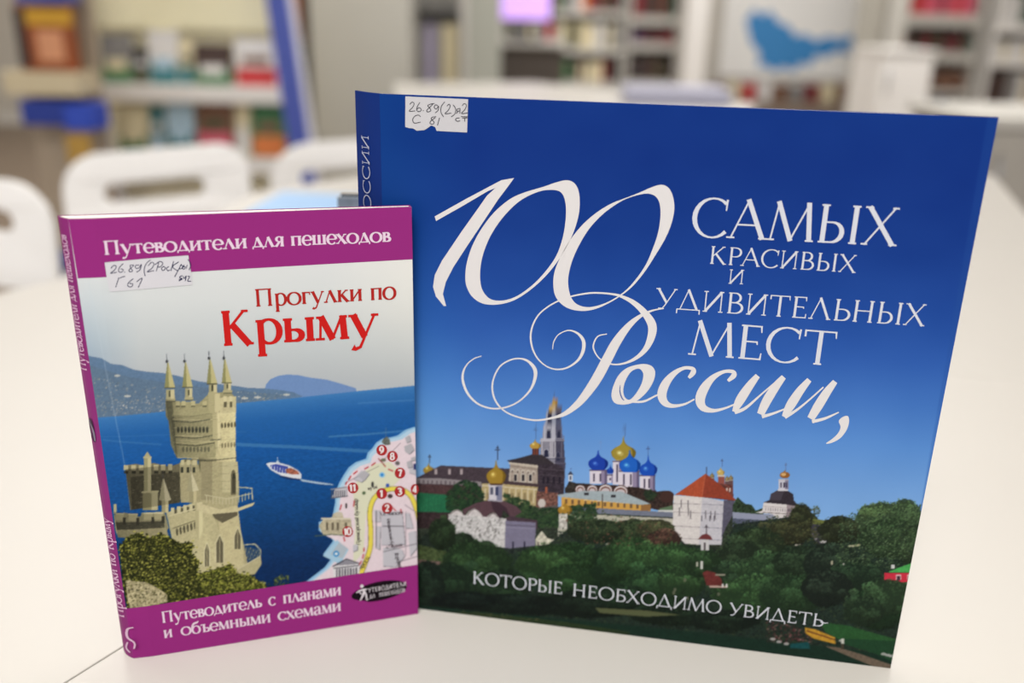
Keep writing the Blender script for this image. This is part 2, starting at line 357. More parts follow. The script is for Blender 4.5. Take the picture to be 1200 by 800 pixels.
def grid_print(name, W, Ht, rows, ncol, H, surf, parent, off, m, pic):
    """dense mesh over the cover face; each vertex takes its printed colour from the picture"""
    us = np.linspace(0, W, ncol); vs_ = np.array(rows); U, Vv = np.meshgrid(us, vs_); U = U.ravel(); Vv = Vv.ravel()
    px = hmap(np.linalg.inv(H), np.c_[U, Vv]); C = pic.sample(px); P = surf(U, Vv, off)-wloc(parent)
    nr = len(vs_); i = (np.arange(nr-1)[:, None]*ncol+np.arange(ncol-1)[None]).ravel(); Fc = np.c_[i, i+1, i+1+ncol, i+ncol]
    me = bpy.data.meshes.new(name); me.vertices.add(len(P)); me.vertices.foreach_set('co', P.astype(np.float32).ravel())
    me.loops.add(Fc.size); me.loops.foreach_set('vertex_index', Fc.astype(np.int32).ravel()); me.polygons.add(len(Fc)); me.polygons.foreach_set('loop_start', (np.arange(len(Fc))*4).astype(np.int32))
    me.update(calc_edges=True); me.validate(); me.polygons.foreach_set('use_smooth', np.ones(len(Fc), bool)); me.materials.append(m)
    colattr(me, C); o = bpy.data.objects.new(name, me); COL.objects.link(o); o.parent = parent; return o
# ================================================================== ROOM
WALL = mat('painted_wall', (196, 190, 180), .9, noise=.04, nscale=4)
tag(box('floor', -4.6, 5.0, -2.0, 8.1, -.1, 0, mat('floor_vinyl', (128, 112, 96), .5, noise=.18, nscale=9)), kind='structure')
tag(box('wall_back', -4.6, 5.0, 8.0, 8.1, 0, 3.0, WALL), kind='structure')
tag(box('wall_left', -4.6, -4.5, -2.0, 8.0, 0, 3.0, WALL), kind='structure')
tag(box('wall_right', 4.9, 5.0, -2.0, 8.0, 0, 3.0, WALL), kind='structure')
tag(box('ceiling', -4.6, 5.0, -2.0, 8.1, 3.0, 3.08, mat('ceiling_white', (236, 234, 230), .9, noise=.03, nscale=8)), kind='structure')
tag(box('baseboard_back', -4.5, 4.9, 7.985, 8.0, 0, .09, mat('skirting', (214, 210, 204), .6, noise=.03)), kind='structure')
for i, (x, y) in enumerate(LAMPS):
    e = empty('ceiling_light', (x, y, 2.955), f'flat ceiling light panel, {["left of the desks", "right of the desks", "left side of the middle row", "right side of the middle row", "left side near the back wall", "right side near the back wall", "above the camera side"][i]}', 'ceiling light', 'ceiling light panels')
    box('light_frame', x-.63, x+.63, y-.33, y+.33, 2.965, 3.0, mat('lamp_frame', (230, 230, 230), .5, noise=.02), e)
    box('diffuser', x-.6, x+.6, y-.3, y+.3, 2.955, 2.966, mat('lamp_diffuser', (255, 250, 242), .5, emit=1.5, noise=.01), e)
# ================================================================== DESKS
DTOP = mat('desk_laminate', (199, 195, 188), .42, noise=.025, nscale=5, bump=.08); DEDGE = mat('desk_edge', (176, 172, 166), .5, noise=.05); DLEG = mat('desk_leg', (188, 188, 190), .35, metal=.6, noise=.05)
def inset(poly, g):
    P = np.array(poly, float); c = P.mean(0); n = len(P); out = []
    for i in range(n):
        a, b, d = P[i-1], P[i], P[(i+1) % n]
        e1 = (b-a)/np.hypot(*(b-a)); e2 = (d-b)/np.hypot(*(d-b)); n1 = np.array([-e1[1], e1[0]]); n2 = np.array([-e2[1], e2[0]])
        m = n1+n2; m /= np.hypot(*m); out.append(b+m*g/max(.3, m@n1))
    return [tuple(p) for p in out]
def desk(poly, label, legs=True, z=TZ):
    A = sum(poly[i-1][0]*poly[i][1]-poly[i][0]*poly[i-1][1] for i in range(len(poly)))
    if A < 0: poly = poly[::-1]
    q = inset(poly, .0005); c = np.mean(q, 0)
    e = empty('desk', (c[0], c[1], 0), label, 'desk', 'white laminate desks')
    prism('desk_top', q, z-.022, z, DTOP, e, bevel=.0004); prism('edge_band', inset(q, .0012), z-.026, z-.022, DEDGE, e)
    for p in inset(q, .07):
        tube('leg', [(p[0], p[1], 0), (p[0], p[1], z-.026)], .014, DLEG, e)
J = (.09, .782); K = (-.46, 1.0); S1 = (-.475, -.13)
desk([J, K, (-.526, .885), (-1.05, .02), S1], 'white desk under the left side of the purple paperback, left of the diagonal seam')
desk([J, S1, (.72, -.13), (.76, .640)], 'white desk nearest the camera, standing under the big blue book')
desk([J, (.76, .640), (.735, 1.205), (-.44, 1.16), K], 'white desk right of the blue book, beyond the thin horizontal seam')
desk([(-.44, 1.16), (.735, 1.205), (.816, 1.441), (.942, 1.796), (-.1, 1.86), (-.42, 1.44)], 'white desk farthest back in the joined group, its corner showing past the blue book')
desk([(-.50, 3.76), (.06, 3.98), (.82, 3.2), (.62, 2.62), (-.33, 2.62)], 'bright white desk standing alone far behind the blue book')

# ================================================================== BIG BLUE BOOK
def frame(o, a, l):
    d = np.array([math.cos(a), math.sin(a), 0]); up = np.array([-math.sin(a)*math.sin(l), math.cos(a)*math.sin(l), math.cos(l)]); return np.array(o, float), d, up, np.cross(d, up)
WHITE = (240, 236, 236)
SHEEN = printmat('printed_jacket', .4, spec=.05); PAPER = mat('page_paper', (238, 234, 224), .8, noise=.04, nscale=90)
LABELP = mat('label_paper', (222, 222, 226), .7, noise=.03, nscale=60)
bo, bd, bu, bn = frame((-.0579, .3838, TZ), -.1618, .0151); BW, BH = .2407, .25
def bsurf(U, V, off=0): return bo+np.asarray(U)[..., None]*bd+np.asarray(V)[..., None]*bu+np.asarray(off+np.zeros(np.shape(U)))[..., None]*bn
BHM = homog([(443, 108), (1170, 139), (1043, 783), (461, 712)], [(0, BH), (BW, BH), (BW, 0), (0, 0)])
sv = .0175*np.array([-math.sin(math.radians(45)), math.cos(math.radians(45)), 0])
book = empty('hardcover_book', tuple(bo), 'big blue hardcover travel book with white script title, standing on the white desk', 'book')
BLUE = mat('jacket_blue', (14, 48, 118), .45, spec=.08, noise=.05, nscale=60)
def slab(name, c4, off0, off1, v0, v1, m, parent, bev=0):
    """closed slab from plan corners (offsets from the frame origin)"""
    pass
def plan_prism(name, P, v0, v1, o, up, m, parent, bevel=0):
    n = len(P); V = [np.array(p)+up*v0+o for p in P]+[np.array(p)+up*v1+o for p in P]
    Fc = [tuple(range(n-1, -1, -1)), tuple(range(n, 2*n))]+[(i, (i+1) % n, (i+1) % n+n, i+n) for i in range(n)]
    return mesh(name, V, Fc, m, parent, bevel)
T_ = .0014
plan_prism('front_cover', [bn*0, bd*BW, bd*BW-bn*T_, -bn*T_], 0, BH, bo, bu, BLUE, book, .0004)
plan_prism('back_cover', [sv+bd*.0035, sv+bd*(BW-.003), sv+bd*(BW-.003)-bn*T_, sv+bd*.0035-bn*T_], 0, BH-.0015, bo, bu, BLUE, book, .0004)
plan_prism('page_block', [bd*.002-bn*(T_+.0001), bd*(BW-.004)-bn*(T_+.0001), sv+bd*(BW-.006)+bn*.0001, sv+bd*.004+bn*.0001], .0025, BH-.0008, bo, bu, PAPER, book)
NS = 10
sn = np.array([sv[1], -sv[0], 0]); sn /= np.linalg.norm(sn); sn = -sn if sn@np.array([1., 0, 0]) > 0 else sn
def ssurf(U, V, off=0):
    U = np.asarray(U)[..., None]; V = np.asarray(V)[..., None]; return bo+sv*(1-U)+bu*V+sn*(np.sin(U*math.pi)*.0007+np.asarray(off))
TALL.append(ssurf); V_ = []; F_ = []
for k in range(NS+1):
    for off in (0, -.0012):
        for v in (0, BH): V_.append(ssurf(np.array(k/NS), np.array(v), off))
for k in range(NS):
    a = 4*k; b = a+4
    F_ += [(a, b, b+1, a+1), (a+3, b+3, b+2, a+2), (a+1, b+1, b+3, a+3), (a, a+2, b+2, b)]
F_ += [(0, 1, 3, 2), (4*NS, 4*NS+2, 4*NS+3, 4*NS+1)]
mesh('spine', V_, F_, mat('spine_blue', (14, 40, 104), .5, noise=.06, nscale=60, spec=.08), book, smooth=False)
SHM = homog([(418, 106), (443, 108), (461, 712), (438, 712)], [(0, BH), (1, BH), (1, 0), (0, 0)])
ink = Ink()
ink.word('РОССИИ', (438, 249), (434.5, 153), 7.5, (206, 212, 236), T=.15, t=.08, sf=.1, up=(-1, -.02))
ink.word('МЕСТ', (441, 340), (439, 275), 7.5, (206, 212, 236), T=.15, t=.08, sf=.1, up=(-1, -.02))
ink.build('spine_lettering', SHM, ssurf, book, .0005, SHEEN)
# --- the printed picture
P = Pic(436, 96, 1180, 796, 2)
yy = (np.arange(P.h)/2+96); xx = np.arange(P.w)/2+436
def ramp(stops, y):
    s = np.array([q[0] for q in stops], float); c = np.array([q[1] for q in stops], float); return np.stack([np.interp(y, s, c[:, i]) for i in range(3)], -1)
Yg = np.tile(yy[:, None], (1, P.w))-.075*(np.tile(xx[None], (P.h, 1))-700)
P.a = ramp([(90, (16, 56, 140)), (180, (16, 54, 138)), (270, (22, 62, 146)), (340, (34, 78, 164)), (400, (50, 98, 184)), (450, (72, 124, 204)), (500, (96, 150, 222)), (560, (124, 172, 232)), (620, (140, 186, 238))], Yg)
P.a += (np.array([-2, 10, 6])*np.clip((560-np.tile(xx[None], (P.h, 1)))/120, 0, 1)[..., None])
P.a += noise2(Yg.shape, 60)[..., None]*2.5
P.poly([(1158, 134), (1176, 134), (1080, 620), (1074, 620)], (40, 84, 162), .3)
Z1 = lambda: P.zoom(480, 460, 5); Z2 = lambda: P.zoom(660, 480, 5); Z3 = lambda: P.zoom(860, 500, 5); Z4 = lambda: P.zoom(480, 600, 4); Z5 = lambda: P.zoom(700, 600, 4); Z6 = lambda: P.zoom(900, 620, 4.446)
P.poly([(470, 575), (600, 590), (670, 598), (790, 606), (870, 606), (905, 604), (935, 600), (970, 618), (1010, 628), (1100, 610), (1060, 800), (470, 740)], (52, 60, 50), tex=.35)
# distance: left range
Z1()
P.cross(125, 375, 425, (70, 80, 100), 3); P.onion(120, 458, 33, 30, 420, (150, 120, 40), (225, 200, 110))
P.poly([(45, 515), (190, 440), (600, 458), (600, 560), (45, 560)], (72, 62, 70), tex=.12)
P.poly([(45, 515), (180, 515), (300, 525), (430, 535), (430, 560), (45, 545)], (146, 138, 142))
for i in range(14): P.quad(60+i*26, 524+i*1.2, 68+i*26, 544+i*1.2, (96, 86, 92))
P.poly([(45, 548), (430, 560), (440, 640), (45, 640)], (78, 56, 58), tex=.2)
for x in (162, 242, 312): P.quad(x-8, 458, x+9, 492, (178, 165, 168)); P.quad(x-10, 454, x+11, 462, (110, 96, 102))
P.poly([(40, 598), (270, 615), (262, 715), (40, 712)], (40, 110, 76), tex=.12)
for i in range(12): P.line([(50+i*18, 600+i), (46+i*18, 712)], 2, (32, 92, 64))
P.poly([(40, 712), (262, 715), (250, 810), (40, 810)], (56, 44, 46), tex=.3)
# bell tower
P.poly([(775, 285), (912, 285), (922, 440), (915, 600), (850, 600), (850, 425), (775, 385)], (140, 138, 152), tex=.08)
P.poly([(872, 285), (912, 285), (922, 440), (915, 600), (860, 600), (862, 300)], (74, 72, 92), tex=.12)
P.poly([(793, 192), (900, 192), (906, 292), (785, 292)], (160, 160, 176)); P.poly([(862, 192), (900, 192), (906, 292), (868, 292)], (84, 84, 106))
P.poly([(812, 105), (892, 105), (898, 195), (802, 195)], (156, 160, 178)); P.poly([(862, 105), (892, 105), (898, 195), (866, 195)], (86, 90, 116))
P.poly([(822, 108), (838, 72), (850, 62), (868, 62), (882, 76), (895, 108)], (196, 150, 60)); P.poly([(862, 62), (882, 76), (895, 108), (866, 108)], (150, 108, 40)); P.ell(848, 84, 7, 14, (250, 226, 160), .8)
P.poly([(838, 66), (848, 46), (866, 46), (876, 66)], (150, 150, 158)); P.cross(855, 28, 50, (90, 90, 110), 3); P.ell(856, 54, 10, 7, (214, 184, 110))
for (x, y, a, b) in ((830, 150, 13, 32), (824, 250, 12, 30), (810, 372, 13, 26), (880, 150, 9, 28), (884, 250, 8, 26), (880, 385, 9, 24)):
    P.ell(x, y-b*.4, a+4, b*.75, (196, 196, 208) if x < 860 else (110, 108, 130)); P.ell(x, y-b*.4, a, b*.62, (44, 46, 70)); P.quad(x-a, y-b*.4, x+a, y+b, (44, 46, 70))
for y, a, b in ((108, 806, 900), (194, 788, 906), (284, 778, 916), (294, 772, 918), (392, 790, 922), (425, 850, 924)):
    P.line([(a, y), (b, y)], 6, (196, 194, 204)); P.line([(862, y+1), (b, y+1)], 6, (98, 94, 112)); P.line([(a, y+6), (b, y+6)], 2, (60, 58, 78))
for x in (800, 848, 858, 900): P.line([(x, 205), (x, 284)], 4, (206, 206, 218) if x < 860 else (120, 118, 138))
for x in (786, 834, 846, 862, 900): P.line([(x, 300), (x, 390)], 5, (208, 204, 212) if x < 865 else (118, 112, 130))
P.line([(912, 290), (912, 262)], 4, (120, 118, 138)); P.line([(776, 290), (776, 268)], 4, (150, 148, 160))
P.poly([(760, 400), (850, 425), (900, 440), (915, 470), (915, 620), (750, 600)], (62, 54, 64), tex=.25)
for y in (455, 490, 525): P.line([(765, y), (912, y+14)], 3, (92, 82, 90))
for x in (790, 815, 850, 885): P.quad(x, 505, x+9, 545, (34, 30, 42))
# church with the rococo front
P.poly([(600, 418), (760, 436), (760, 560), (588, 540)], (172, 158, 146), tex=.1)
P.line([(590, 424), (762, 446)], 9, (206, 196, 180)); P.line([(592, 440), (762, 462)], 3, (110, 98, 92))
for i in range(5):
    x = 612+i*31; P.ell(x, 470+i*3, 12, 13, (208, 200, 188)); P.ell(x, 474+i*3, 7, 9, (128, 114, 108)); P.line([(x-15, 482+i*3), (x-15, 540+i*3)], 4, (210, 202, 190))
for x in (630, 674, 717): P.quad(x-11, 484, x+12, 538, (206, 198, 188)); P.quad(x-7, 492, x+8, 530, (44, 40, 48))
P.poly([(578, 410), (640, 398), (735, 371), (785, 376), (858, 428), (758, 436), (598, 420)], (58, 52, 58), tex=.12)
P.cross(749, 208, 285, (70, 80, 110), 3); P.quad(728, 332, 768, 374, (128, 70, 56)); 
for x in (733, 748, 762): P.quad(x-3, 338, x+3, 372, (60, 40, 44))
P.onion(745, 315, 32, 26, 280, (176, 136, 50), (236, 212, 140))
P.poly([(432, 545), (600, 540), (762, 562), (752, 690), (432, 640)], (186, 168, 124), tex=.08)
P.poly([(560, 528), (770, 548), (770, 566), (560, 548)], (74, 60, 64)); P.line([(432, 556), (758, 580)], 6, (220, 210, 182))
for i in range(9): P.line([(452+i*36, 575), (450+i*36, 660)], 5, (222, 212, 186)); P.quad(462+i*36, 600, 476+i*36, 650, (148, 130, 96))
P.poly([(755, 590), (880, 600), (880, 690), (750, 690)], (120, 84, 76), tex=.35); P.ell(785, 660, 22, 26, (206, 198, 192)); P.quad(806, 565, 818, 600, (170, 96, 70)); P.poly([(740, 690), (880, 670), (880, 710), (740, 720)], (100, 92, 90), tex=.2)
# far white belfry and its roofs
P.quad(940, 492, 966, 530, (214, 218, 228)); P.quad(948, 500, 957, 522, (70, 80, 110)); P.poly([(936, 492), (953, 470), (970, 492)], (62, 70, 92)); P.cross(955, 452, 474, (70, 84, 120), 2)
P.poly([(930, 560), (945, 530), (1000, 545), (1060, 545), (1110, 560), (1110, 600), (925, 600)], (46, 44, 40), tex=.35)
# cathedral
Z2()
P.poly([(20, 470), (60, 440), (160, 445), (160, 500), (20, 500)], (56, 52, 48), tex=.4)
P.poly([(110, 450), (390, 455), (550, 480), (580, 560), (120, 520)], (62, 46, 44), tex=.15)
def drum(x0, x1, y0, y1, wins):
    P.quad(x0, y0, x1, y1, (226, 218, 230)); P.quad(x0+(x1-x0)*.66, y0, x1, y1, (150, 138, 168)); P.quad(x0+(x1-x0)*.86, y0, x1, y1, (104, 94, 124))
    for x in wins: P.quad(x-5, y0+22, x+5, y1-14, (110, 100, 124)); P.quad(x-2, y0+26, x+3, y1-16, (54, 48, 66))
    P.line([(x0-2, y0+5), (x1+2, y0+5)], 8, (96, 86, 108))
drum(262, 308, 388, 440, (285,)); drum(300, 352, 308, 450, (326,)); drum(165, 268, 362, 446, (190, 228)); drum(458, 548, 392, 484, (486, 512)); drum(336, 456, 366, 466, (364, 406))
for x, y, r in ((180, 480, 32), (258, 482, 40), (346, 490, 42), (110, 478, 30)):
    P.ell(x, y, r+3, r*.9, (74, 50, 46)); P.ell(x, y, r-3, r*.78, (222, 214, 216)); P.ell(x, y+3, r-10, r*.6, (118, 76, 66)); P.ell(x, y+6, r-15, r*.45, (204, 194, 198))
P.cross(372, 92, 172, (74, 84, 118), 3); P.cross(228, 190, 244, (120, 150, 204), 2); P.cross(507, 222, 282, (74, 92, 140), 3); P.cross(410, 180, 240, (120, 150, 204), 2)
P.onion(363, 268, 72, 40, 165, (150, 128, 40), (226, 214, 140)); P.onion(286, 362, 20, 24, 330, (24, 60, 160), (40, 90, 200)); P.onion(215, 328, 58, 36, 242, (22, 54, 158), (70, 120, 224))
P.onion(508, 358, 52, 40, 276, (20, 66, 176), (74, 142, 232)); P.onion(400, 338, 62, 40, 238, (22, 84, 190), (86, 168, 240))
# monastery trees / dark roofs between
P.poly([(390, 460), (470, 470), (560, 490), (600, 485), (650, 500), (655, 620), (400, 560)], (58, 46, 42), tex=.35)
P.foliage([(480, 490), (520, 480), (560, 500), (540, 540), (500, 540)], 120, [(48, 66, 44), (36, 50, 40)], .6, 1.6)
P.ell(618, 520, 42, 36, (70, 48, 44)); P.poly([(570, 590), (650, 570), (650, 600), (580, 606)], (96, 120, 92)); P.quad(566, 598, 655, 622, (206, 208, 206))
# long yellow range with a pale roof
P.poly([(0, 522), (465, 566), (520, 566), (520, 604), (466, 610), (0, 590)], (212, 164, 84)); P.poly([(466, 566), (522, 566), (522, 602), (466, 608)], (150, 110, 66))
for i in range(12): P.quad(20+i*38, 536+i*2.6, 34+i*38, 562+i*2.6, (120, 92, 66)); P.quad(16+i*38, 533+i*2.6, 38+i*38, 536+i*2.6, (238, 206, 150))
P.poly([(-30, 512), (130, 486), (350, 490), (522, 562), (466, 568), (0, 524)], (166, 180, 186), tex=.05); P.quad(132, 498, 160, 512, (52, 50, 56)); P.quad(290, 510, 318, 524, (52, 50, 56)); P.line([(240, 505), (240, 600)], 4, (60, 52, 50))
# outer wall, left stretch
P.poly([(-20, 580), (60, 578), (250, 590), (660, 612), (660, 640), (250, 622), (-20, 620)], (118, 124, 142), tex=.05); P.line([(-20, 622), (660, 646)], 4, (70, 66, 76))
P.poly([(-20, 624), (250, 628), (660, 648), (660, 800), (-20, 800)], (186, 184, 168), tex=.08)
for i in range(9): P.quad(290+i*42, 662+i*3, 300+i*42, 684+i*3, (110, 104, 98))
# red and gold church behind the tower
P.cross(938, 298, 345, (74, 84, 120), 3); P.quad(916, 395, 952, 470, (150, 84, 74)); P.onion(930, 372, 22, 20, 342, (190, 160, 84), (240, 228, 170)); P.quad(910, 392, 956, 402, (206, 196, 186))
for x, y in ((880, 400), (968, 418), (990, 412)): P.quad(x-12, y, x+12, y+80, (104, 78, 80)); P.onion(x, y-2, 13, 13, y-30, (120, 104, 74), (196, 180, 130)); P.quad(x-13, y+8, x+13, y+13, (176, 168, 160))
P.poly([(900, 440), (1000, 450), (1005, 520), (930, 500)], (112, 66, 60), tex=.35)
for i in range(5): P.quad(908+i*18, 468, 915+i*18, 490, (220, 208, 200))
# big wall tower with its red tent roof
P.poly([(655, 512), (824, 520), (806, 800), (648, 790)], (222, 216, 214), tex=.05); P.poly([(822, 520), (950, 545), (945, 700), (935, 800), (804, 800)], (200, 198, 206), tex=.05); P.poly([(948, 540), (1010, 540), (1004, 620), (960, 700), (935, 760)], (92, 90, 108), tex=.1)
for y, a, b in ((560, 3, 8), (608, 6, 14), (690, 8, 14), (760, 8, 14)): P.line([(652, y), (812, y+a)], 3, (150, 146, 148)); P.line([(820, y+a), (945, y+b)], 3, (138, 136, 150))
for x, y in ((690, 582), (742, 584), (756, 600), (842, 600), (872, 602), (898, 602), (740, 540), (700, 538)): P.line([(x, y), (x, y+44)], 5, (92, 86, 92)); P.line([(x-8, y+48), (x+8, y+48)], 3, (150, 144, 150))
for x in (820, 868, 892): P.line([(x, 630), (x, 662)], 6, (76, 72, 84))
P.poly([(664, 506), (690, 506), (820, 522), (1018, 544), (1010, 530), (940, 520), (820, 500)], (86, 48, 44))
P.poly([(662, 510), (752, 448), (842, 384), (826, 524), (690, 510)], (178, 84, 56), tex=.06); P.poly([(842, 384), (930, 450), (1024, 542), (900, 528), (822, 522)], (146, 66, 48), tex=.07)
for k in range(9): f = (k+1)/10; P.line([(662*f+842*(1-f), 510*f+384*(1-f)), (690*(.2)+826*.8 if 0 else 690*f+826*(1-f), 510*f+(524-14*(1-f))*(1-f))], 2, (150, 64, 42), .45)
P.line([(847, 388), (847, 344)], 4, (70, 70, 90)); P.line([(842, 384), (822, 522)], 3, (206, 116, 84), .8)
# outer wall, right stretch
P.poly([(1005, 610), (1110, 622), (1110, 645), (1005, 632)], (160, 164, 184)); P.poly([(1003, 634), (1110, 645), (1110, 700), (1000, 700)], (94, 98, 114))
P.poly([(1015, 560), (1030, 520), (1060, 550), (1100, 580), (1100, 618), (1012, 606)], (44, 58, 44), tex=.4)
Z3()
P.poly([(0, 470), (25, 425), (60, 460), (110, 465), (135, 500), (175, 485), (180, 520), (0, 530)], (50, 66, 48), tex=.45)
P.poly([(0, 508), (150, 520), (235, 520), (268, 548), (262, 560), (0, 545)], (150, 156, 178)); P.poly([(0, 545), (262, 560), (276, 600), (250, 640), (0, 640)], (86, 92, 112), tex=.08); P.line([(0, 580), (270, 590)], 3, (60, 62, 76))
P.poly([(132, 512), (172, 500), (180, 452), (318, 462), (312, 530), (300, 582), (274, 586), (262, 548), (232, 520)], (222, 216, 216)); P.poly([(316, 462), (386, 474), (378, 520), (330, 560), (300, 580), (312, 520)], (150, 136, 142), tex=.08)
for i in range(9): P.quad(190+i*14, 482+i*.8, 196+i*14, 500+i*.8, (160, 154, 158)); P.quad(320+i*8, 490+i, 324+i*8, 504+i, (96, 88, 98))
P.line([(174, 474), (314, 482)], 3, (168, 160, 160)); P.line([(176, 510), (312, 518)], 4, (120, 112, 112))
P.poly([(178, 452), (214, 438), (222, 402), (262, 380), (320, 382), (352, 404), (356, 440), (388, 476), (316, 464)], (54, 48, 56), tex=.12); P.poly([(222, 402), (262, 380), (300, 381), (280, 440), (214, 438)], (72, 66, 76))
P.quad(262, 372, 322, 384, (214, 212, 220)); P.quad(268, 316, 324, 374, (206, 204, 216)); P.quad(304, 316, 324, 374, (136, 130, 152))
for x in (282, 300, 314): P.quad(x-4, 334, x+4, 366, (64, 58, 78))
P.line([(264, 320), (328, 320)], 5, (190, 186, 196)); P.ell(303, 292, 29, 19, (150, 96, 44)); P.ell(296, 288, 15, 9, (226, 180, 120)); P.poly([(292, 280), (303, 262), (314, 280)], (160, 110, 60)); P.cross(309, 220, 268, (96, 100, 130), 3)
P.poly([(430, 570), (500, 550), (580, 575), (682, 606), (676, 700), (440, 690)], (64, 62, 74), tex=.15)
P.poly([(430, 552), (470, 545), (560, 560), (640, 585), (684, 600), (676, 612), (560, 590), (440, 572)], (104, 112, 60), tex=.1); P.poly([(640, 585), (656, 570), (670, 575), (684, 600)], (90, 74, 80))
P.poly([(400, 545), (430, 520), (470, 515), (500, 548)], (46, 56, 42), tex=.3)
P.poly([(800, 560), (826, 530), (836, 490), (850, 455), (862, 490), (868, 560)], (74, 122, 84), tex=.12); P.cross(853, 440, 480, (60, 84, 76), 4); P.quad(838, 486, 862, 500, (44, 74, 58))
for pts in ([(445, 620), (490, 650), (490, 680), (435, 680)],): P.poly(pts, (110, 106, 112), tex=.5)
# ----- small white church in front
Z1()
P.foliage([(222, 615), (270, 560), (330, 525), (400, 545), (440, 600), (460, 680), (400, 720), (300, 740), (230, 700)], 900, [(36, 60, 40), (48, 78, 46), (28, 44, 34)], .7, 2.0)
P.foliage([(560, 600), (620, 620), (700, 650), (760, 690), (880, 690), (1100, 660), (1110, 800), (600, 800)], 1700, [(40, 62, 42), (54, 80, 50), (28, 42, 32), (66, 88, 56)], .7, 2.2)
P.poly([(232, 800), (240, 732), (262, 706), (290, 698), (318, 712), (332, 740), (360, 706), (390, 690), (420, 704), (444, 738), (462, 740), (500, 714), (532, 734), (546, 762), (546, 812), (232, 812)], (214, 208, 208), tex=.1)
P.poly([(318, 700), (400, 660), (482, 640), (560, 646), (640, 680), (668, 712), (620, 742), (600, 740), (560, 700), (545, 760), (528, 730), (500, 712), (470, 730), (452, 770), (440, 732), (392, 688), (352, 706), (332, 738)], (92, 68, 76), tex=.08)
P.poly([(482, 640), (500, 700), (545, 760), (560, 700), (600, 742), (580, 690), (520, 645)], (66, 48, 58)); P.poly([(545, 760), (600, 735), (760, 760), (760, 812), (552, 812)], (74, 58, 68), tex=.1)
P.line([(236, 746), (262, 712), (290, 702), (318, 716), (334, 744)], 4, (110, 92, 96)); P.line([(342, 744), (366, 708), (392, 694), (420, 708), (446, 746)], 4, (110, 92, 96)); P.line([(466, 748), (500, 718), (532, 742)], 4, (110, 92, 96))
for i in range(9): P.quad(245+i*10, 760, 250+i*10, 772, (110, 104, 108)); P.quad(352+i*10, 752, 357+i*10, 764, (110, 104, 108))
for i in range(6): P.quad(472+i*11, 762, 477+i*11, 776, (110, 104, 108))
P.quad(476, 556, 552, 644, (214, 210, 220)); P.quad(520, 556, 552, 644, (132, 134, 160)); P.quad(482, 568, 500, 610, (90, 92, 112)); P.quad(512, 566, 530, 616, (60, 66, 100)); P.line([(468, 642), (556, 650)], 8, (170, 166, 178)); P.line([(470, 552), (558, 556)], 10, (190, 184, 190))
P.cross(524, 322, 408, (54, 58, 80), 5); P.onion(517, 496, 57, 50, 402, (150, 118, 40), (220, 190, 96)); P.poly([(478, 545), (560, 545), (552, 556), (484, 556)], (84, 60, 44))
P.onion(921, 690, 42, 34, 640, (156, 116, 40), (228, 188, 100)); P.quad(884, 720, 934, 812, (200, 196, 188), tex=.2)
Z4()
P.poly([(188, 20), (462, 40), (456, 215), (380, 180), (300, 130), (220, 110)], (206, 204, 204), tex=.14)
for _ in range(60): P.ell(200+250*RS.rand(), 30+110*RS.rand(), 3, 8*RS.rand()+3, (86, 84, 82), .55, RS.rand())
P.poly([(458, 50), (600, 58), (598, 180), (562, 216), (455, 214)], (128, 124, 148), tex=.05); P.line([(458, 70), (598, 76)], 4, (92, 86, 108)); P.line([(458, 82), (598, 88)], 2, (160, 154, 176))
for x in (494, 548): P.quad(x-4, 148, x+5, 206, (52, 48, 70))
P.quad(456, 206, 560, 250, (70, 66, 74), tex=.2)
P.poly([(598, 205), (600, 135), (628, 97), (655, 132), (700, 140), (742, 150), (740, 215)], (206, 202, 184), tex=.18)
for x, y in ((612, 150), (640, 150), (668, 160), (690, 160), (716, 165)): P.quad(x-4, y, x+4, y+34, (104, 98, 92))
# ----- tree cover, back to front
P.Z = None
P.poly([(480, 655), (500, 628), (560, 640), (600, 645), (645, 640), (668, 622), (700, 612), (790, 624), (806, 640), (848, 644), (862, 616), (905, 610), (935, 606), (960, 640), (1004, 618), (1095, 600), (1060, 800), (480, 740)], (34, 44, 38), .93, tex=.3)
low = [(480, 644), (520, 640), (560, 646), (600, 648), (640, 645), (660, 620), (700, 612), (740, 615), (790, 622), (800, 640), (840, 648), (862, 612), (900, 610), (935, 600), (960, 640), (1000, 640), (1010, 620), (1085, 640), (1060, 800), (480, 730)]
P.poly([(480, 668), (560, 655), (600, 652), (660, 640), (700, 632), (792, 640), (806, 650), (848, 650), (864, 618), (905, 620), (935, 612), (960, 640), (1004, 630), (1090, 620), (1060, 800), (480, 740)], (36, 50, 42), tex=.25)
P.foliage(low, 9000, [(30, 42, 36), (38, 52, 40), (24, 32, 32), (48, 62, 44), (58, 72, 48)], .5, 1.5)
P.poly([(490, 640), (530, 650), (520, 668), (490, 660)], (70, 84, 52), tex=.3); P.poly([(490, 658), (530, 662), (528, 668), (490, 666)], (120, 96, 92))
for x, y, c in ((716, 640, (190, 190, 180)), (712, 646, (200, 200, 194)), (936, 640, (200, 190, 180)), (1005, 640, (196, 188, 150)), (998, 641, (210, 204, 170)), (965, 636, (220, 216, 214))): P.ell(x, y, 4, 1.6, c, .8)
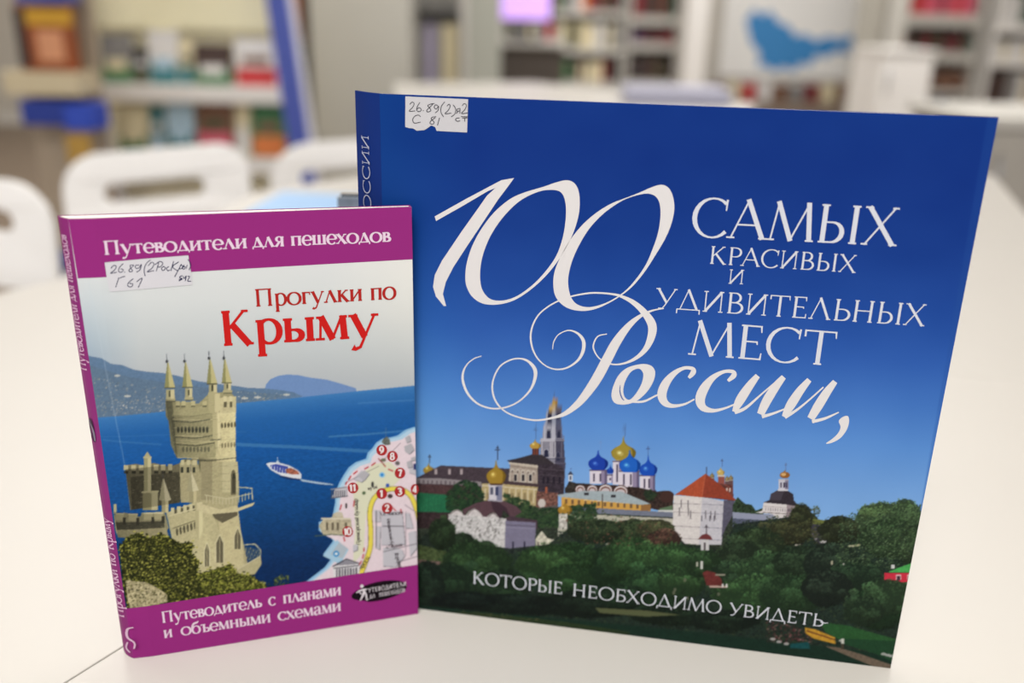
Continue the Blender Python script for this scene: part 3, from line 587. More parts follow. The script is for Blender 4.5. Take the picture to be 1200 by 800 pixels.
CL = [(985, 622, 26, 16, (56, 66, 44)), (1032, 610, 30, 20, (86, 116, 72)), (1060, 608, 20, 22, (80, 112, 72)), (1045, 632, 38, 24, (58, 86, 54)), (940, 610, 14, 18, (62, 70, 46)), (925, 625, 26, 16, (66, 70, 46)), (890, 640, 34, 20, (52, 74, 48)), (870, 655, 30, 20, (50, 72, 50)),
      (1072, 640, 20, 26, (60, 84, 54)), (545, 640, 14, 14, (40, 60, 42)), (520, 628, 16, 20, (44, 66, 42)), (745, 628, 34, 18, (58, 76, 50)), (770, 622, 22, 12, (84, 88, 60)), (700, 624, 34, 14, (52, 70, 48)), (780, 634, 20, 12, (92, 64, 56)),
      (712, 668, 30, 24, (40, 72, 44)), (675, 655, 26, 18, (46, 80, 46)), (742, 655, 34, 24, (54, 92, 52)), (640, 665, 34, 26, (56, 92, 52)), (668, 684, 30, 22, (48, 84, 48)), (560, 668, 44, 32, (50, 82, 48)), (530, 690, 34, 28, (38, 64, 44)), (590, 692, 34, 24, (40, 66, 44)), (504, 690, 20, 30, (34, 54, 42)),
      (790, 662, 40, 24, (58, 98, 56)), (770, 690, 40, 26, (48, 84, 52)), (800, 684, 28, 20, (56, 92, 54)), (825, 662, 22, 18, (50, 82, 50)), (865, 680, 36, 22, (48, 76, 52)), (905, 672, 40, 24, (58, 92, 58)), (940, 660, 34, 20, (48, 72, 50)), (880, 700, 44, 22, (58, 96, 56)), (930, 698, 40, 24, (50, 82, 52)),
      (975, 662, 34, 24, (44, 62, 50)), (1005, 675, 30, 20, (44, 70, 50)), (970, 690, 30, 22, (42, 58, 48)), (1030, 712, 34, 26, (44, 78, 48)), (1050, 700, 26, 20, (48, 84, 50)), (690, 710, 60, 16, (32, 48, 38)), (600, 712, 60, 14, (28, 42, 36)), (790, 722, 50, 12, (34, 52, 38)), (850, 728, 44, 12, (34, 52, 40)), (545, 706, 40, 10, (26, 40, 36)), (730, 700, 30, 14, (40, 66, 46))]
for c in CL: P.clump(*c, n=int(c[2]*c[3]*.55)+60)
P.foliage([(985, 612), (1000, 602), (1018, 606), (1034, 588), (1052, 590), (1062, 596), (1078, 592), (1086, 600), (1076, 640), (1050, 668), (980, 660)], 2200, [(80, 106, 70), (60, 84, 56), (44, 60, 44), (100, 122, 88), (36, 48, 38)], .4, 1.2)
P.foliage([(900, 606), (960, 606), (960, 640), (900, 640)], 260, [(70, 72, 48), (50, 60, 42), (84, 88, 56)], .5, 1.4)
P.foliage([(655, 604), (700, 598), (792, 620), (788, 644), (690, 640)], 420, [(60, 76, 48), (44, 60, 42), (80, 90, 60), (104, 72, 60)], .5, 1.3)
# chapel with two little brown domes
Z5()
P.quad(492, 136, 530, 186, (206, 204, 206)); P.quad(506, 150, 514, 186, (70, 60, 66)); P.poly([(480, 134), (496, 114), (520, 108), (538, 120), (546, 136)], (112, 56, 58)); P.cross(518, 66, 108, (70, 60, 70), 4); P.quad(490, 236, 502, 274, (206, 206, 200)); P.quad(470, 240, 480, 262, (176, 176, 160))
P.poly([(500, 290), (520, 280), (560, 290), (588, 318), (594, 350), (520, 350)], (106, 50, 48), tex=.12); P.poly([(530, 350), (618, 352), (616, 360), (534, 360)], (190, 160, 150)); P.quad(590, 342, 598, 358, (230, 226, 226)); P.quad(608, 342, 616, 358, (230, 226, 226)); P.quad(560, 296, 606, 304, (150, 146, 130))
for x, y in ((366, 385), (418, 325), (372, 370), (430, 410), (575, 390)): P.ell(x, y, 7, 9, (120, 118, 100), .7)
# foreground lawn, path, parked vehicles
P.Z = None
P.poly([(488, 712), (600, 722), (740, 734), (860, 746), (960, 757), (1050, 768), (1050, 800), (488, 740)], (26, 48, 38), tex=.12)
P.poly([(700, 714), (760, 717), (800, 722), (760, 724), (705, 720)], (90, 96, 66)); P.poly([(480, 718), (560, 720), (660, 730), (740, 742), (740, 748), (480, 724)], (44, 58, 36), tex=.2)
P.foliage([(540, 718), (600, 722), (640, 728), (600, 730), (548, 723)], 60, [(96, 90, 60), (70, 76, 50)], .5, 1.2)
Z6()
P.poly([(278, 488), (420, 505), (560, 545), (690, 580), (690, 600), (400, 590), (300, 540)], (44, 86, 48), tex=.1); P.poly([(380, 570), (690, 585), (670, 700), (560, 650), (400, 600)], (34, 68, 44), tex=.1)
P.poly([(296, 610), (370, 618), (480, 650), (642, 706), (640, 735), (560, 720), (420, 662)], (112, 98, 84), tex=.1)
P.foliage([(0, 480), (120, 500), (230, 540), (240, 600), (100, 600), (0, 590)], 260, [(92, 48, 52), (60, 40, 42), (130, 96, 92), (44, 50, 40)], .5, 1.4)
P.poly([(195, 515), (250, 525), (350, 566), (354, 600), (240, 572), (200, 545)], (196, 148, 52), tex=.15); P.line([(205, 532), (350, 578)], 7, (110, 66, 40)); 
for x, y in ((30, 575), (62, 590), (100, 600), (385, 582), (600, 650), (640, 660), (620, 655)): P.ell(x, y, 14, 7, (196, 190, 190), .8)
P.quad(383, 572, 398, 600, (200, 200, 190)); P.quad(383, 598, 396, 626, (70, 62, 50)); P.poly([(120, 600), (215, 590), (222, 626), (120, 622)], (26, 76, 78), tex=.1)
P.poly([(604, 230), (745, 232), (738, 276), (606, 290)], (206, 52, 72), tex=.06); P.poly([(628, 224), (690, 200), (752, 178), (750, 230), (628, 230)], (78, 168, 88), tex=.08); P.quad(640, 190, 658, 208, (214, 214, 214))
for x in (664, 722): P.quad(x, 240, x+28, 266, (236, 196, 200)); P.quad(x+6, 246, x+22, 268, (70, 50, 60))
P.ell(690, 396, 8, 9, (190, 50, 80)); P.ell(335, 180, 6, 12, (206, 196, 170), .8); P.ell(395, 186, 5, 5, (206, 196, 190), .8)
P.clump(640, 372, 90, 70, (56, 96, 56), 260) if 0 else None
P.Z = None; P.clump(1040, 700, 30, 20, (60, 92, 60), 420); P.clump(1012, 716, 24, 18, (50, 76, 52), 320)
P.blur(1)
dense = np.linspace(0, .104, 250); rows = np.concatenate([dense, np.linspace(.106, BH, 46)])
grid_print('cover_picture', BW, BH, rows, 640, BHM, bsurf, book, .00012, SHEEN, P)
# --- white lettering
ink = Ink(); W_ = WHITE
ink.zoom(490, 190, 3.529)
ink.shape([[(68, 226), (200, 152), (345, 75), (398, 66), (374, 100), (332, 156), (282, 232), (196, 362), (146, 440), (116, 500), (104, 550), (118, 600), (108, 600), (75, 560), (63, 520), (70, 470), (100, 410), (180, 290), (240, 205), (285, 140), (320, 108), (290, 120), (180, 185), (74, 245)]], W_, 0)
ink.shape([[(618, 76), (648, 88), (666, 120), (671, 168), (667, 220), (650, 282), (625, 340), (590, 400), (545, 460), (490, 515), (430, 560), (380, 584), (320, 595), (265, 588), (225, 560), (203, 520), (197, 480), (203, 420), (225, 350), (262, 280), (315, 210), (380, 155), (440, 127), (520, 103), (575, 84)],
           [(550, 116), (586, 122), (605, 145), (614, 190), (612, 250), (600, 320), (575, 390), (535, 450), (485, 505), (430, 548), (385, 570), (340, 578), (300, 570), (272, 540), (260, 500), (260, 440), (272, 380), (300, 310), (345, 240), (400, 180), (450, 145), (505, 122)]], W_)
ink.shape([[(1010, 96), (1040, 110), (1058, 148), (1063, 200), (1050, 262), (1025, 322), (985, 390), (940, 460), (890, 520), (840, 560), (790, 590), (740, 612), (690, 621), (640, 615), (600, 595), (572, 560), (563, 515), (567, 460), (590, 400), (625, 335), (680, 265), (740, 212), (800, 175), (850, 155), (910, 132), (970, 106)],
           [(940, 133), (975, 138), (996, 158), (1005, 190), (1005, 240), (995, 300), (975, 360), (945, 430), (900, 495), (855, 542), (800, 578), (750, 598), (705, 605), (665, 595), (640, 570), (627, 530), (625, 480), (640, 415), (668, 350), (710, 280), (765, 220), (830, 172), (880, 148)]], W_)
ink.build('numeral_lettering', BHM, bsurf, book, .00018, SHEEN); ink = Ink()
ink.zoom(520, 320, 3.529)
ink.rib([(455, 322, 3), (460, 290, 4), (480, 260, 4), (520, 243, 5), (558, 255, 9), (582, 285, 14), (582, 325, 14), (562, 365, 10), (520, 396, 7), (475, 405, 6), (430, 392, 5), (390, 355, 6), (367, 300, 7), (367, 240, 7), (395, 180, 6), (450, 135, 6), (520, 105, 6), (590, 90, 7), (640, 87, 7), (700, 92, 8), (740, 102, 12), (790, 128, 20), (835, 170, 28), (866, 220, 36), (863, 270, 32), (840, 320, 22), (800, 358, 14), (750, 380, 8), (700, 383, 6), (650, 360, 5), (625, 320, 6), (628, 290, 6), (645, 266, 5), (680, 258, 4)], col=W_)
ink.rib([(915, 152, 4), (870, 160, 7), (820, 182, 14), (770, 224, 26), (720, 290, 38), (680, 365, 42), (640, 440, 42), (600, 500, 36), (560, 548, 28), (510, 587, 18), (460, 605, 9), (390, 616, 7), (320, 605, 6), (260, 580, 6), (222, 540, 7), (206, 490, 7), (212, 440, 6), (238, 392, 6), (280, 366, 6), (320, 360, 6), (355, 372, 10), (382, 405, 15), (382, 445, 13), (362, 492, 8), (320, 535, 6), (270, 560, 6), (210, 568, 6), (150, 550, 7), (107, 510, 9), (85, 460, 10), (84, 420, 8), (100, 385, 5), (130, 360, 4), (160, 350, 3)], col=W_)
ink.shape([[(820, 383), (860, 388), (879, 412), (874, 450), (852, 490), (822, 522), (790, 542), (750, 551), (715, 545), (700, 520), (705, 480), (728, 430), (765, 398)], [(812, 402), (830, 422), (825, 460), (802, 503), (776, 530), (756, 522), (748, 495), (756, 455), (780, 415)]], W_)
ink.rib([(775, 538, 8), (830, 538, 9), (880, 515, 7), (912, 498, 5)], col=W_)
ink.rib([(736, 470, 2), (734, 495, 4), (742, 522, 5), (752, 534, 2)], col=(40, 84, 166))
ink.rib([(1018, 440, 12), (1036, 418, 22), (1034, 402, 16), (1000, 399, 14), (960, 420, 22), (925, 460, 34), (908, 505, 38), (918, 540, 30), (950, 556, 16), (1000, 549, 9), (1042, 528, 6)], col=W_)
ink.zoom(780, 400, 3.529)
ink.rib([(262, 170, 12), (286, 148, 22), (282, 132, 16), (245, 132, 14), (200, 157, 24), (165, 200, 38), (148, 245, 40), (160, 280, 30), (200, 293, 16), (250, 283, 9), (300, 262, 6)], col=W_)
for a, b in (([(385, 148, 22), (350, 192, 34), (312, 250, 38), (288, 298, 18)], [(290, 300, 16), (335, 282, 12), (400, 225, 7), (452, 180, 6)]), ([(492, 153, 22), (458, 195, 34), (422, 252, 38), (396, 308, 30)], [(402, 318, 14), (450, 304, 10), (500, 284, 6)]),
             ([(597, 165, 22), (558, 212, 34), (520, 270, 38), (492, 318, 18)], [(496, 320, 16), (545, 290, 10), (600, 245, 7), (655, 195, 6)]), ([(703, 172, 22), (668, 218, 34), (634, 272, 38), (602, 326, 30)], [(608, 338, 14), (660, 325, 11), (718, 299, 5)])):
    ink.rib(a, col=W_, n=5); ink.rib(b, col=W_, n=5)
ink.shape([[(735, 318), (755, 315), (760, 338), (750, 372), (725, 405), (690, 425), (665, 428), (692, 408), (715, 385), (725, 360), (718, 335)]], W_)
ink.build('script_lettering', BHM, bsurf, book, .00018, SHEEN); ink = Ink()
L_ = (228, 230, 240)
ink.zoom(780, 210, 3.479)
ink.word('САМЫХ', (104, 236), (944, 279), 158, L_, T=.125, t=.042, sf=.10)
ink.word('КРАСИВЫХ', (176, 349), (778, 388), 73, L_, T=.115, t=.05, sf=.09)
ink.word('И', (254, 431), (324, 434), 59, L_, T=.115, t=.055, sf=.09)
ink.word('УДИВИТЕЛЬНЫХ', (-40, 532), (1056, 606), 84, L_, T=.115, t=.048, sf=.09, cap1=90)
ink.word('МЕСТ', (96, 721), (690, 768), 140, L_, T=.13, t=.045, sf=.10)
ink.build('title_lettering', BHM, bsurf, book, .00018, SHEEN); ink = Ink()
ink.zoom(0, 0, 1)
ink.word('КОТОРЫЕ', (555.5, 686), (662, 698.5), 14.2, L_, T=.12, t=.062, sf=.09)
ink.word('НЕОБХОДИМО', (672, 700), (847, 720.5), 14.4, L_, T=.12, t=.062, sf=.09)
ink.word('УВИДЕТЬ', (855, 721.5), (965, 735), 14.4, L_, T=.12, t=.062, sf=.09); ink.rib([(962, 729, 1.2), (967, 730.5, 1.0), (971, 730, .5)], col=L_)
ink.build('cover_lettering', BHM, bsurf, book, .00018, SHEEN)
# --- library label, its handwriting
ink = Ink(); ink.zoom(410, 90, 4)
ink.shape([[(255, 85), (552, 100), (548, 258), (470, 254), (404, 250), (397, 232), (378, 224), (362, 236), (346, 246), (310, 249), (292, 238), (272, 236), (255, 231)]], (218, 216, 220), 0)
lab = ink.build('library_label', BHM, bsurf, book, .00024, SHEEN); lab['label'] = 'torn white paper shelf-mark label'
ink = Ink(); ink.zoom(410, 60, 5)
HW = (46, 44, 54)
for s_ in ([(345, 305), (358, 291), (371, 299), (362, 322), (342, 345), (378, 343)], [(405, 293), (390, 318), (387, 340), (402, 348), (414, 337), (402, 324), (389, 333)], [(424, 340), (428, 344)], [(492, 300), (470, 303), (452, 312), (462, 325), (470, 342), (452, 350), (446, 340), (464, 322), (482, 304)],
           [(513, 313), (498, 308), (490, 322), (502, 333), (516, 316), (513, 340), (496, 356)], [(552, 290), (532, 318), (530, 352), (546, 380)], [(565, 316), (578, 304), (584, 318), (572, 342), (554, 361), (592, 357)], [(602, 308), (617, 333), (612, 362), (590, 380)],
           [(642, 330), (626, 334), (626, 346), (641, 344)], [(643, 328), (642, 360)], [(632, 346), (620, 360)], [(655, 314), (668, 301), (681, 312), (670, 338), (652, 360), (689, 356)], [(648, 378), (690, 380)], [(640, 386), (624, 388), (616, 396), (628, 406), (644, 402)], [(656, 387), (686, 386)], [(671, 388), (671, 408)],
           [(410, 378), (396, 368), (374, 376), (363, 396), (374, 416), (410, 410)], [(502, 378), (478, 382), (474, 394), (490, 410), (482, 422), (466, 418), (472, 402), (497, 384)], [(522, 384), (510, 430)]):
    ink.rib(s_, 4.2, HW, 5)
ink.build('handwriting', BHM, bsurf, lab, .0003, SHEEN)

# ================================================================== PURPLE PAPERBACK
po, pd, pu, pn = frame((-.1705, .3391, TZ), .29298, 0); PW, PH = .1325, .2051
def psurf(U, V, off=0):
    U = np.asarray(U, float); V = np.asarray(V, float)
    bend = -.0007*np.clip(1-U/.0085, 0, 1)-.0006*np.sin(np.clip(U/PW, 0, 1)*math.pi)*(V/PH)
    return po+U[..., None]*pd+V[..., None]*pu+(bend+np.asarray(off))[..., None]*pn
PHM = homog([(79.5, 255), (481.5, 244), (491, 717), (157, 773)], [(0, PH), (PW, PH), (PW, 0), (0, 0)])
ps = .0092*np.array([-math.sin(math.radians(48)), math.cos(math.radians(48)), 0])
pb = empty('paperback_book', tuple(po), 'smaller purple-banded paperback guide with a castle picture, standing in front of the blue book', 'book')
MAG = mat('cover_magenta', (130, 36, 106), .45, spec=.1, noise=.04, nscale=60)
def sheet(name, f, us, vs2, off0, off1, m, parent):
    V = []; Fc = []; nu, nv = len(us), len(vs2)
    for off in (off0, off1):
        for v in vs2:
            for u in us: V.append(f(np.array(u), np.array(v), off))
    N = nu*nv
    for j in range(nv-1):
        for i in range(nu-1):
            a = j*nu+i; Fc.append((a, a+1, a+1+nu, a+nu)); Fc.append((N+a, N+a+nu, N+a+1+nu, N+a+1))
    for i in range(nu-1): Fc.append((i, N+i, N+i+1, i+1)); a = (nv-1)*nu+i; Fc.append((a, a+1, N+a+1, N+a))
    for j in range(nv-1): a = j*nu; Fc.append((a, a+nu, N+a+nu, N+a)); a = j*nu+nu-1; Fc.append((a, N+a, N+a+nu, a+nu))
    return mesh(name, V, Fc, m, parent)
sheet('front_cover', psurf, [0, .004, .0085]+list(np.linspace(.02, PW, 9)), list(np.linspace(0, PH, 7)), -.00035, 0, MAG, pb)
pe = pd*PW-pn*.0033
plan_prism('back_cover', [ps+pn*.0003, pe+pn*.0003, pe, ps], 0, PH, po, pu, MAG, pb)
plan_prism('page_block', [pd*.001-pn*.0014, pd*.066-pn*.0016, pd*(PW-.0008)-pn*.0012, pe+pn*.0006-pd*.0008, ps+pn*.0006+pd*.0008], .0002, PH-.0002, po, pu, PAPER, pb)
sn2 = np.array([-ps[1], ps[0], 0]); sn2 /= np.linalg.norm(sn2); sn2 = -sn2 if sn2@np.array([1., 0, 0]) > 0 else sn2
def pssurf(U, V, off=0):
    U = np.asarray(U, float)[..., None]; V = np.asarray(V, float)[..., None]
    return po+ps*(1-U)-pn*.0007*U+pu*V+sn2*(np.sin(U*math.pi)*.0008+np.asarray(off))
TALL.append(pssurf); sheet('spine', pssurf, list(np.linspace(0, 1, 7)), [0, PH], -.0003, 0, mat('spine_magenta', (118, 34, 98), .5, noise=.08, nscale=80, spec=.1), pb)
PSM = homog([(68.5, 257), (79.5, 255), (157, 773), (148.5, 769)], [(0, PH), (1, PH), (1, 0), (0, 0)])
PK = (246, 200, 232)
ink = Ink()
ink.word('Путеводители для пешеходов', (107.5, 457), (80.3, 279), 6.4, PK, T=.2, t=.09, sf=.12, xh=.7, up=(-1, .12))
ink.build('spine_lettering', PSM, pssurf, pb, .00025, SHEEN); ink = Ink()
ink.word('Прогулки по Крыму', (149.5, 733), (133.5, 628), 6.0, PK, T=.2, t=.09, sf=.12, xh=.7, up=(-1, .12))
ink.rib([(155.5, 741, 1.0), (152, 744, 1.4), (152.5, 752, 1.6), (157, 757, 1.4), (157, 763, 1.0)], col=(240, 200, 228)); ink.rib([(153, 757, 1), (152.3, 763, 1.3), (155, 767, 1)], col=(240, 200, 228))
ink.shape([[(111, 517), (115, 518), (119, 540), (116, 541), (112, 530)]], (74, 30, 74)); ink.rib([(112, 518, 1), (116.5, 530, 1.6), (118.5, 541, 1)], col=(150, 140, 160))
ink.build('spine_lettering', PSM, pssurf, pb, .00025, SHEEN)
# --- the printed picture
P = Pic(74, 300, 500, 726, 2)
yy = np.arange(P.h)/2+300; xx = np.arange(P.w)/2+74; XX, YY = np.meshgrid(xx, yy)
P.a = ramp([(300, (238, 240, 240)), (350, (230, 234, 234)), (400, (212, 218, 220)), (440, (196, 202, 206)), (470, (188, 196, 204))], YY)
lf = np.clip((165-XX)/60, 0, 1)*np.clip((YY-310)/100, 0, 1); P.a -= lf[..., None]*[30, 18, 6]; P.a += np.clip((XX-380)/110, 0, 1)[..., None]*[14, 10, 4]*np.clip((470-YY)/100, 0, 1)[..., None]
P.poly([(312, 454), (313, 450), (318, 444), (327, 440), (337, 438.5), (350, 439), (364, 442), (384, 444.5), (400, 449), (418, 454.5), (419, 462), (356, 470), (312, 470)], (120, 152, 202), tex=.02)
mt = [(80, 410), (108, 417), (119, 418.5), (130.5, 425), (144, 426.5), (157.5, 432), (173, 434.5), (191, 436), (207, 439), (234, 446), (255, 449), (280, 452), (292, 454), (310, 454.5), (330, 456.5), (345, 459), (356, 464), (340, 468), (276, 474), (196, 484), (117, 492), (80, 494)]
P.poly(mt, (104, 132, 164), tex=.05); P.poly([(80, 422), (108, 428), (150, 440), (210, 450), (280, 457), (340, 463), (276, 474), (196, 484), (117, 492), (80, 494)], (102, 124, 146), .7, tex=.08)
P.foliage([(100, 440), (150, 446), (200, 456), (200, 481), (105, 489)], 260, [(150, 156, 156), (120, 134, 144), (92, 114, 136), (180, 178, 170)], .4, 1.2)
P.foliage([(100, 474), (190, 464), (196, 481), (110, 488)], 90, [(214, 208, 198), (176, 176, 172)], .4, 1.0)
P.foliage([(276, 458), (340, 461), (320, 469), (276, 472)], 80, [(170, 168, 150), (110, 130, 140), (206, 206, 196)], .4, 1.0)
for x, y, a in ((138, 439, 3.4), (150, 463, 4), (288, 466, 4), (303, 465, 4), (337, 462, 4)): P.ell(x, y, a, 1.3, (220, 218, 206), .8)
sea = [(74, 494.5), (117, 488.5), (196, 481), (276, 472), (340, 466.5), (418, 458), (500, 450), (500, 740), (74, 740)]
r = P.mask(P.T(sea)); M, sl = r
yh = 488-(XX-117)*.099; c = ramp([(-10, (96, 152, 206)), (4, (62, 124, 190)), (22, (40, 104, 176)), (60, (28, 92, 166)), (100, (24, 84, 152)), (140, (20, 70, 128)), (190, (16, 50, 98)), (260, (10, 36, 78))], YY-yh)
P.put(M, sl, c[sl])
rip = noise2((P.h*3, P.w), 5)[::3][:P.h]; P.a += (M_ := np.zeros((P.h, P.w)))[..., None]
M_[sl] = M; P.a *= 1+(M_*rip*.07*np.clip((YY-yh)/60, .3, 1.6))[..., None]
P.line([(278, 520), (350, 523), (435, 528)], 4, (86, 146, 196), .55); P.line([(386, 511), (430, 508), (486, 503)], 2.2, (84, 144, 194), .6); P.line([(120, 515), (190, 520)], 2, (70, 132, 188), .5); P.line([(420, 472), (487, 468)], 2, (90, 146, 200), .4); P.line([(100, 512), (290, 505)], 1.5, (70, 130, 186), .3)
for x in (106,): P.line([(104, 330), (150, 560)], 1.2, (210, 224, 236), .25)
# ferry
P.zoom(280, 400, 5)
P.poly([(165, 712), (185, 706), (240, 706), (300, 722), (352, 750), (374, 775), (372, 800), (330, 798), (255, 782), (195, 750)], (232, 234, 240)); P.poly([(190, 722), (240, 712), (296, 730), (290, 770), (240, 762), (200, 742)], (70, 84, 170))
P.poly([(280, 744), (310, 736), (352, 756), (364, 776), (320, 776), (285, 766)], (172, 104, 84), tex=.3); P.poly([(255, 782), (330, 798), (372, 800), (366, 810), (300, 806), (240, 788)], (30, 50, 96), .8)
for i in range(6): P.line([(200+i*16, 722+i*4), (198+i*16, 748+i*5)], 4, (214, 220, 236))
P.line([(205, 708), (300, 728)], 4, (240, 240, 244)); P.line([(233, 675), (235, 715)], 4, (226, 230, 236)); P.line([(222, 696), (246, 696)], 4, (226, 230, 236)); P.poly([(215, 712), (232, 696), (256, 712)], (220, 226, 236))
P.zoom(340, 540, 4); P.poly([(50, 80), (90, 88), (200, 104), (212, 110), (150, 106), (60, 92)], (210, 222, 232), .85)
# castle tower
P.zoom(90, 380, 4.446)
A_, B_, D_, E_, K_ = (196, 188, 142), (148, 144, 110), (96, 96, 78), (222, 212, 168), (58, 60, 50)
P.poly([(466, 385), (466, 470), (482, 500), (494, 622), (524, 690), (640, 700), (640, 860), (845, 860), (835, 700), (833, 380), (800, 345), (690, 360), (640, 410), (520, 400), (515, 370), (480, 372)], (166, 160, 122), tex=.08)
P.poly([(735, 470), (833, 455), (834, 860), (752, 860), (730, 690)], (206, 196, 152), tex=.07); P.poly([(466, 385), (500, 395), (512, 480), (528, 690), (524, 690), (494, 622), (482, 500), (466, 470)], (120, 118, 92), tex=.1)
P.poly([(500, 690), (640, 700), (640, 860), (600, 860)], (140, 134, 104)) if 0 else None
P.poly([(505, 398), (535, 404), (540, 440), (565, 436), (568, 400), (620, 400), (622, 428), (645, 424), (648, 398), (700, 388), (700, 470), (600, 490), (508, 470)], (174, 168, 128), tex=.05)
P.poly([(750, 380), (835, 372), (835, 460), (750, 470)], (212, 202, 158), tex=.05)
for x in (520, 550, 600, 660): P.quad(x, 396, x+22, 420, (200, 192, 146)); P.quad(x, 420, x+22, 426, (92, 90, 70))
for x in (770, 800): P.quad(x, 372, x+16, 400, (226, 216, 172)); P.quad(x+2, 400, x+16, 430, (104, 98, 76))
for y, a, b, c1 in ((470, 500, 700, B_), (490, 505, 835, (204, 196, 152)), (500, 505, 700, D_), (575, 515, 835, (206, 198, 152)), (583, 515, 725, D_), (600, 520, 835, (190, 182, 140)), (622, 525, 725, (84, 84, 66)), (612, 520, 725, (196, 188, 144)), (690, 530, 838, (200, 192, 150)), (700, 560, 838, (104, 100, 80))):
    P.line([(a, y), ((a+b)/2, y+7), (b, y-8)], 5, c1)
for i in range(9): P.ell(533+i*19, 545, 7, 17, D_); P.ell(534+i*19, 548, 4, 12, K_)
for i in range(5): P.ell(762+i*17, 524-i*1.5, 6, 15, (120, 112, 84)); P.ell(763+i*17, 526-i*1.5, 3, 10, (70, 66, 52))
for i in range(8): P.ell(560+i*19, 648, 6, 14, D_, .8)
for i in range(5): P.ell(764+i*16, 628-i, 5, 14, (116, 108, 82), .9)
for x0, x1, y0, y1 in ((470, 514, 335, 392), (570, 606, 330, 385), (694, 736, 305, 362), (772, 810, 302, 350)):
    P.quad(x0, y0, x1, y1, (176, 170, 130)); P.quad(x0+(x1-x0)*.55, y0, x1, y1, (216, 206, 162)); P.quad(x0+14, y0+8, x0+22, y1-18, K_); P.quad(x0-4, y1-10, x1+5, y1+4, (188, 180, 138)); P.quad(x0-2, y1+4, x1+3, y1+8, D_)
for cx, b, top, hw in ((489, 325, 195, 28), (582, 322, 195, 28), (710, 306, 180, 28), (787, 300, 180, 26)):
    P.poly([(cx-hw, b), (cx-14, top), (cx-8, top), (cx+hw, b), (cx, b+5)], (150, 148, 100)); P.poly([(cx-4, b+4), (cx-10, top), (cx-7, top), (cx+hw, b)], (202, 194, 140)); P.line([(cx-hw, b+2), (cx+hw, b+2)], 5, (90, 88, 66)); P.ell(cx-16, top-6, 7, 8, (52, 54, 56)); P.line([(cx-17, top-45), (cx-15, top)], 3, (80, 84, 92))
P.poly([(690, 362), (752, 358), (752, 440), (742, 460), (700, 460), (692, 440)], (188, 180, 138)); P.poly([(725, 358), (752, 358), (752, 440), (742, 460), (725, 460)], (216, 206, 162)); P.poly([(712, 455), (746, 455), (752, 590), (744, 610), (738, 680), (722, 600), (714, 590)], (190, 182, 140)); P.poly([(736, 455), (748, 455), (755, 590), (742, 660)], (220, 210, 166)); P.line([(700, 600), (758, 596)], 5, D_)
for y in (730, 760, 790, 820): P.line([(645, y), (740, y+4), (838, y-6)], 1.5, (140, 134, 104), .6)
P.ell(822, 745, 13, 30, (110, 104, 82)); P.quad(810, 745, 836, 810, (110, 104, 82))
P.shade([(494, 480), (835, 455), (834, 860), (640, 860), (640, 700), (524, 690)], .82, 1.14); P.shade([(466, 385), (560, 395), (560, 690), (524, 690), (482, 500)], .72, 1.0); P.shade([(640, 690), (760, 700), (760, 860), (640, 860)], .72, 1.0)
for _ in range(170):
    x = 500+330*RS.rand(); y = 385+300*RS.rand(); P.line([(x, y), (x+10+10*RS.rand(), y+RS.randn())], 2.2, (120, 114, 86) if RS.rand() < .6 else (226, 218, 178), .35)
# lower castle
P.zoom(100, 540, 3.333)
P.poly([(455, 0), (600, 0), (606, 110), (598, 200), (640, 400), (600, 445), (430, 460), (350, 340), (320, 200), (455, 150)], (184, 176, 136), tex=.06)
P.poly([(520, 190), (600, 170), (620, 330), (628, 400), (600, 440), (545, 440)], (208, 198, 154), tex=.06); P.quad(456, 0, 500, 150, (160, 152, 118), 1, .05); P.quad(540, 0, 600, 120, (204, 196, 154), 1, .04)
for y in (20, 50, 80, 110): P.line([(458, y), (600, y-4)], 1.2, (134, 128, 100), .6)
P.ell(583, 62, 10, 30, (112, 106, 82)); P.quad(573, 62, 593, 130, (112, 106, 82)); P.ell(585, 66, 6, 22, K_); P.quad(579, 66, 591, 124, (80, 76, 60))
P.poly([(150, 12), (600, 5), (600, -10), (150, -10)], (20, 60, 110), 0)
P.poly([(158, 30), (160, 14), (200, 8), (235, 16), (268, 4), (330, 20), (372, 6), (380, -8), (440, -10), (455, 150), (378, 160), (360, 60), (372, 160), (178, 190)], (128, 122, 96), tex=.1); P.poly([(372, 6), (440, -8), (458, 60), (455, 160), (378, 160)], (176, 168, 130), tex=.06); P.poly([(178, 60), (372, 40), (375, 160), (185, 188)], (88, 84, 66), tex=.15)
for x in (152, 182, 212, 270, 298, 326): P.quad(x, 14-(x-152)*.02, x+18, 34, (196, 188, 148)); P.quad(x+2, 36, x+18, 46, (60, 58, 46))
for x in (376, 400, 424): P.quad(x, -6, x+14, 14, (206, 198, 156)); P.quad(x, 22, x+10, 44, K_)
P.quad(232, -20, 258, 120, (170, 164, 124)); P.quad(246, -20, 260, 120, (208, 200, 156)); P.quad(226, 115, 286, 190, (150, 144, 108)); P.quad(262, 118, 286, 190, (196, 188, 146)); P.line([(222, 120), (290, 116)], 7, (206, 198, 154)); P.line([(228, -16), (262, -16)], 7, (196, 188, 146)); P.poly([(232, -20), (245, -40), (258, -20)], (188, 180, 138))
for cx, b, t in ((315, 150, 62), (424, 112, 36)): P.poly([(cx-24, b), (cx-8, t), (cx+24, b), (cx, b+8)], (170, 164, 130)); P.poly([(cx, b+6), (cx-7, t), (cx+24, b)], (214, 206, 170)); P.line([(cx-9, t-24), (cx-8, t+4)], 2, (90, 92, 96)); P.quad(cx-14, b+4, cx+14, b+50, (166, 158, 122)); P.quad(cx+2, b+4, cx+14, b+50, (206, 196, 152))
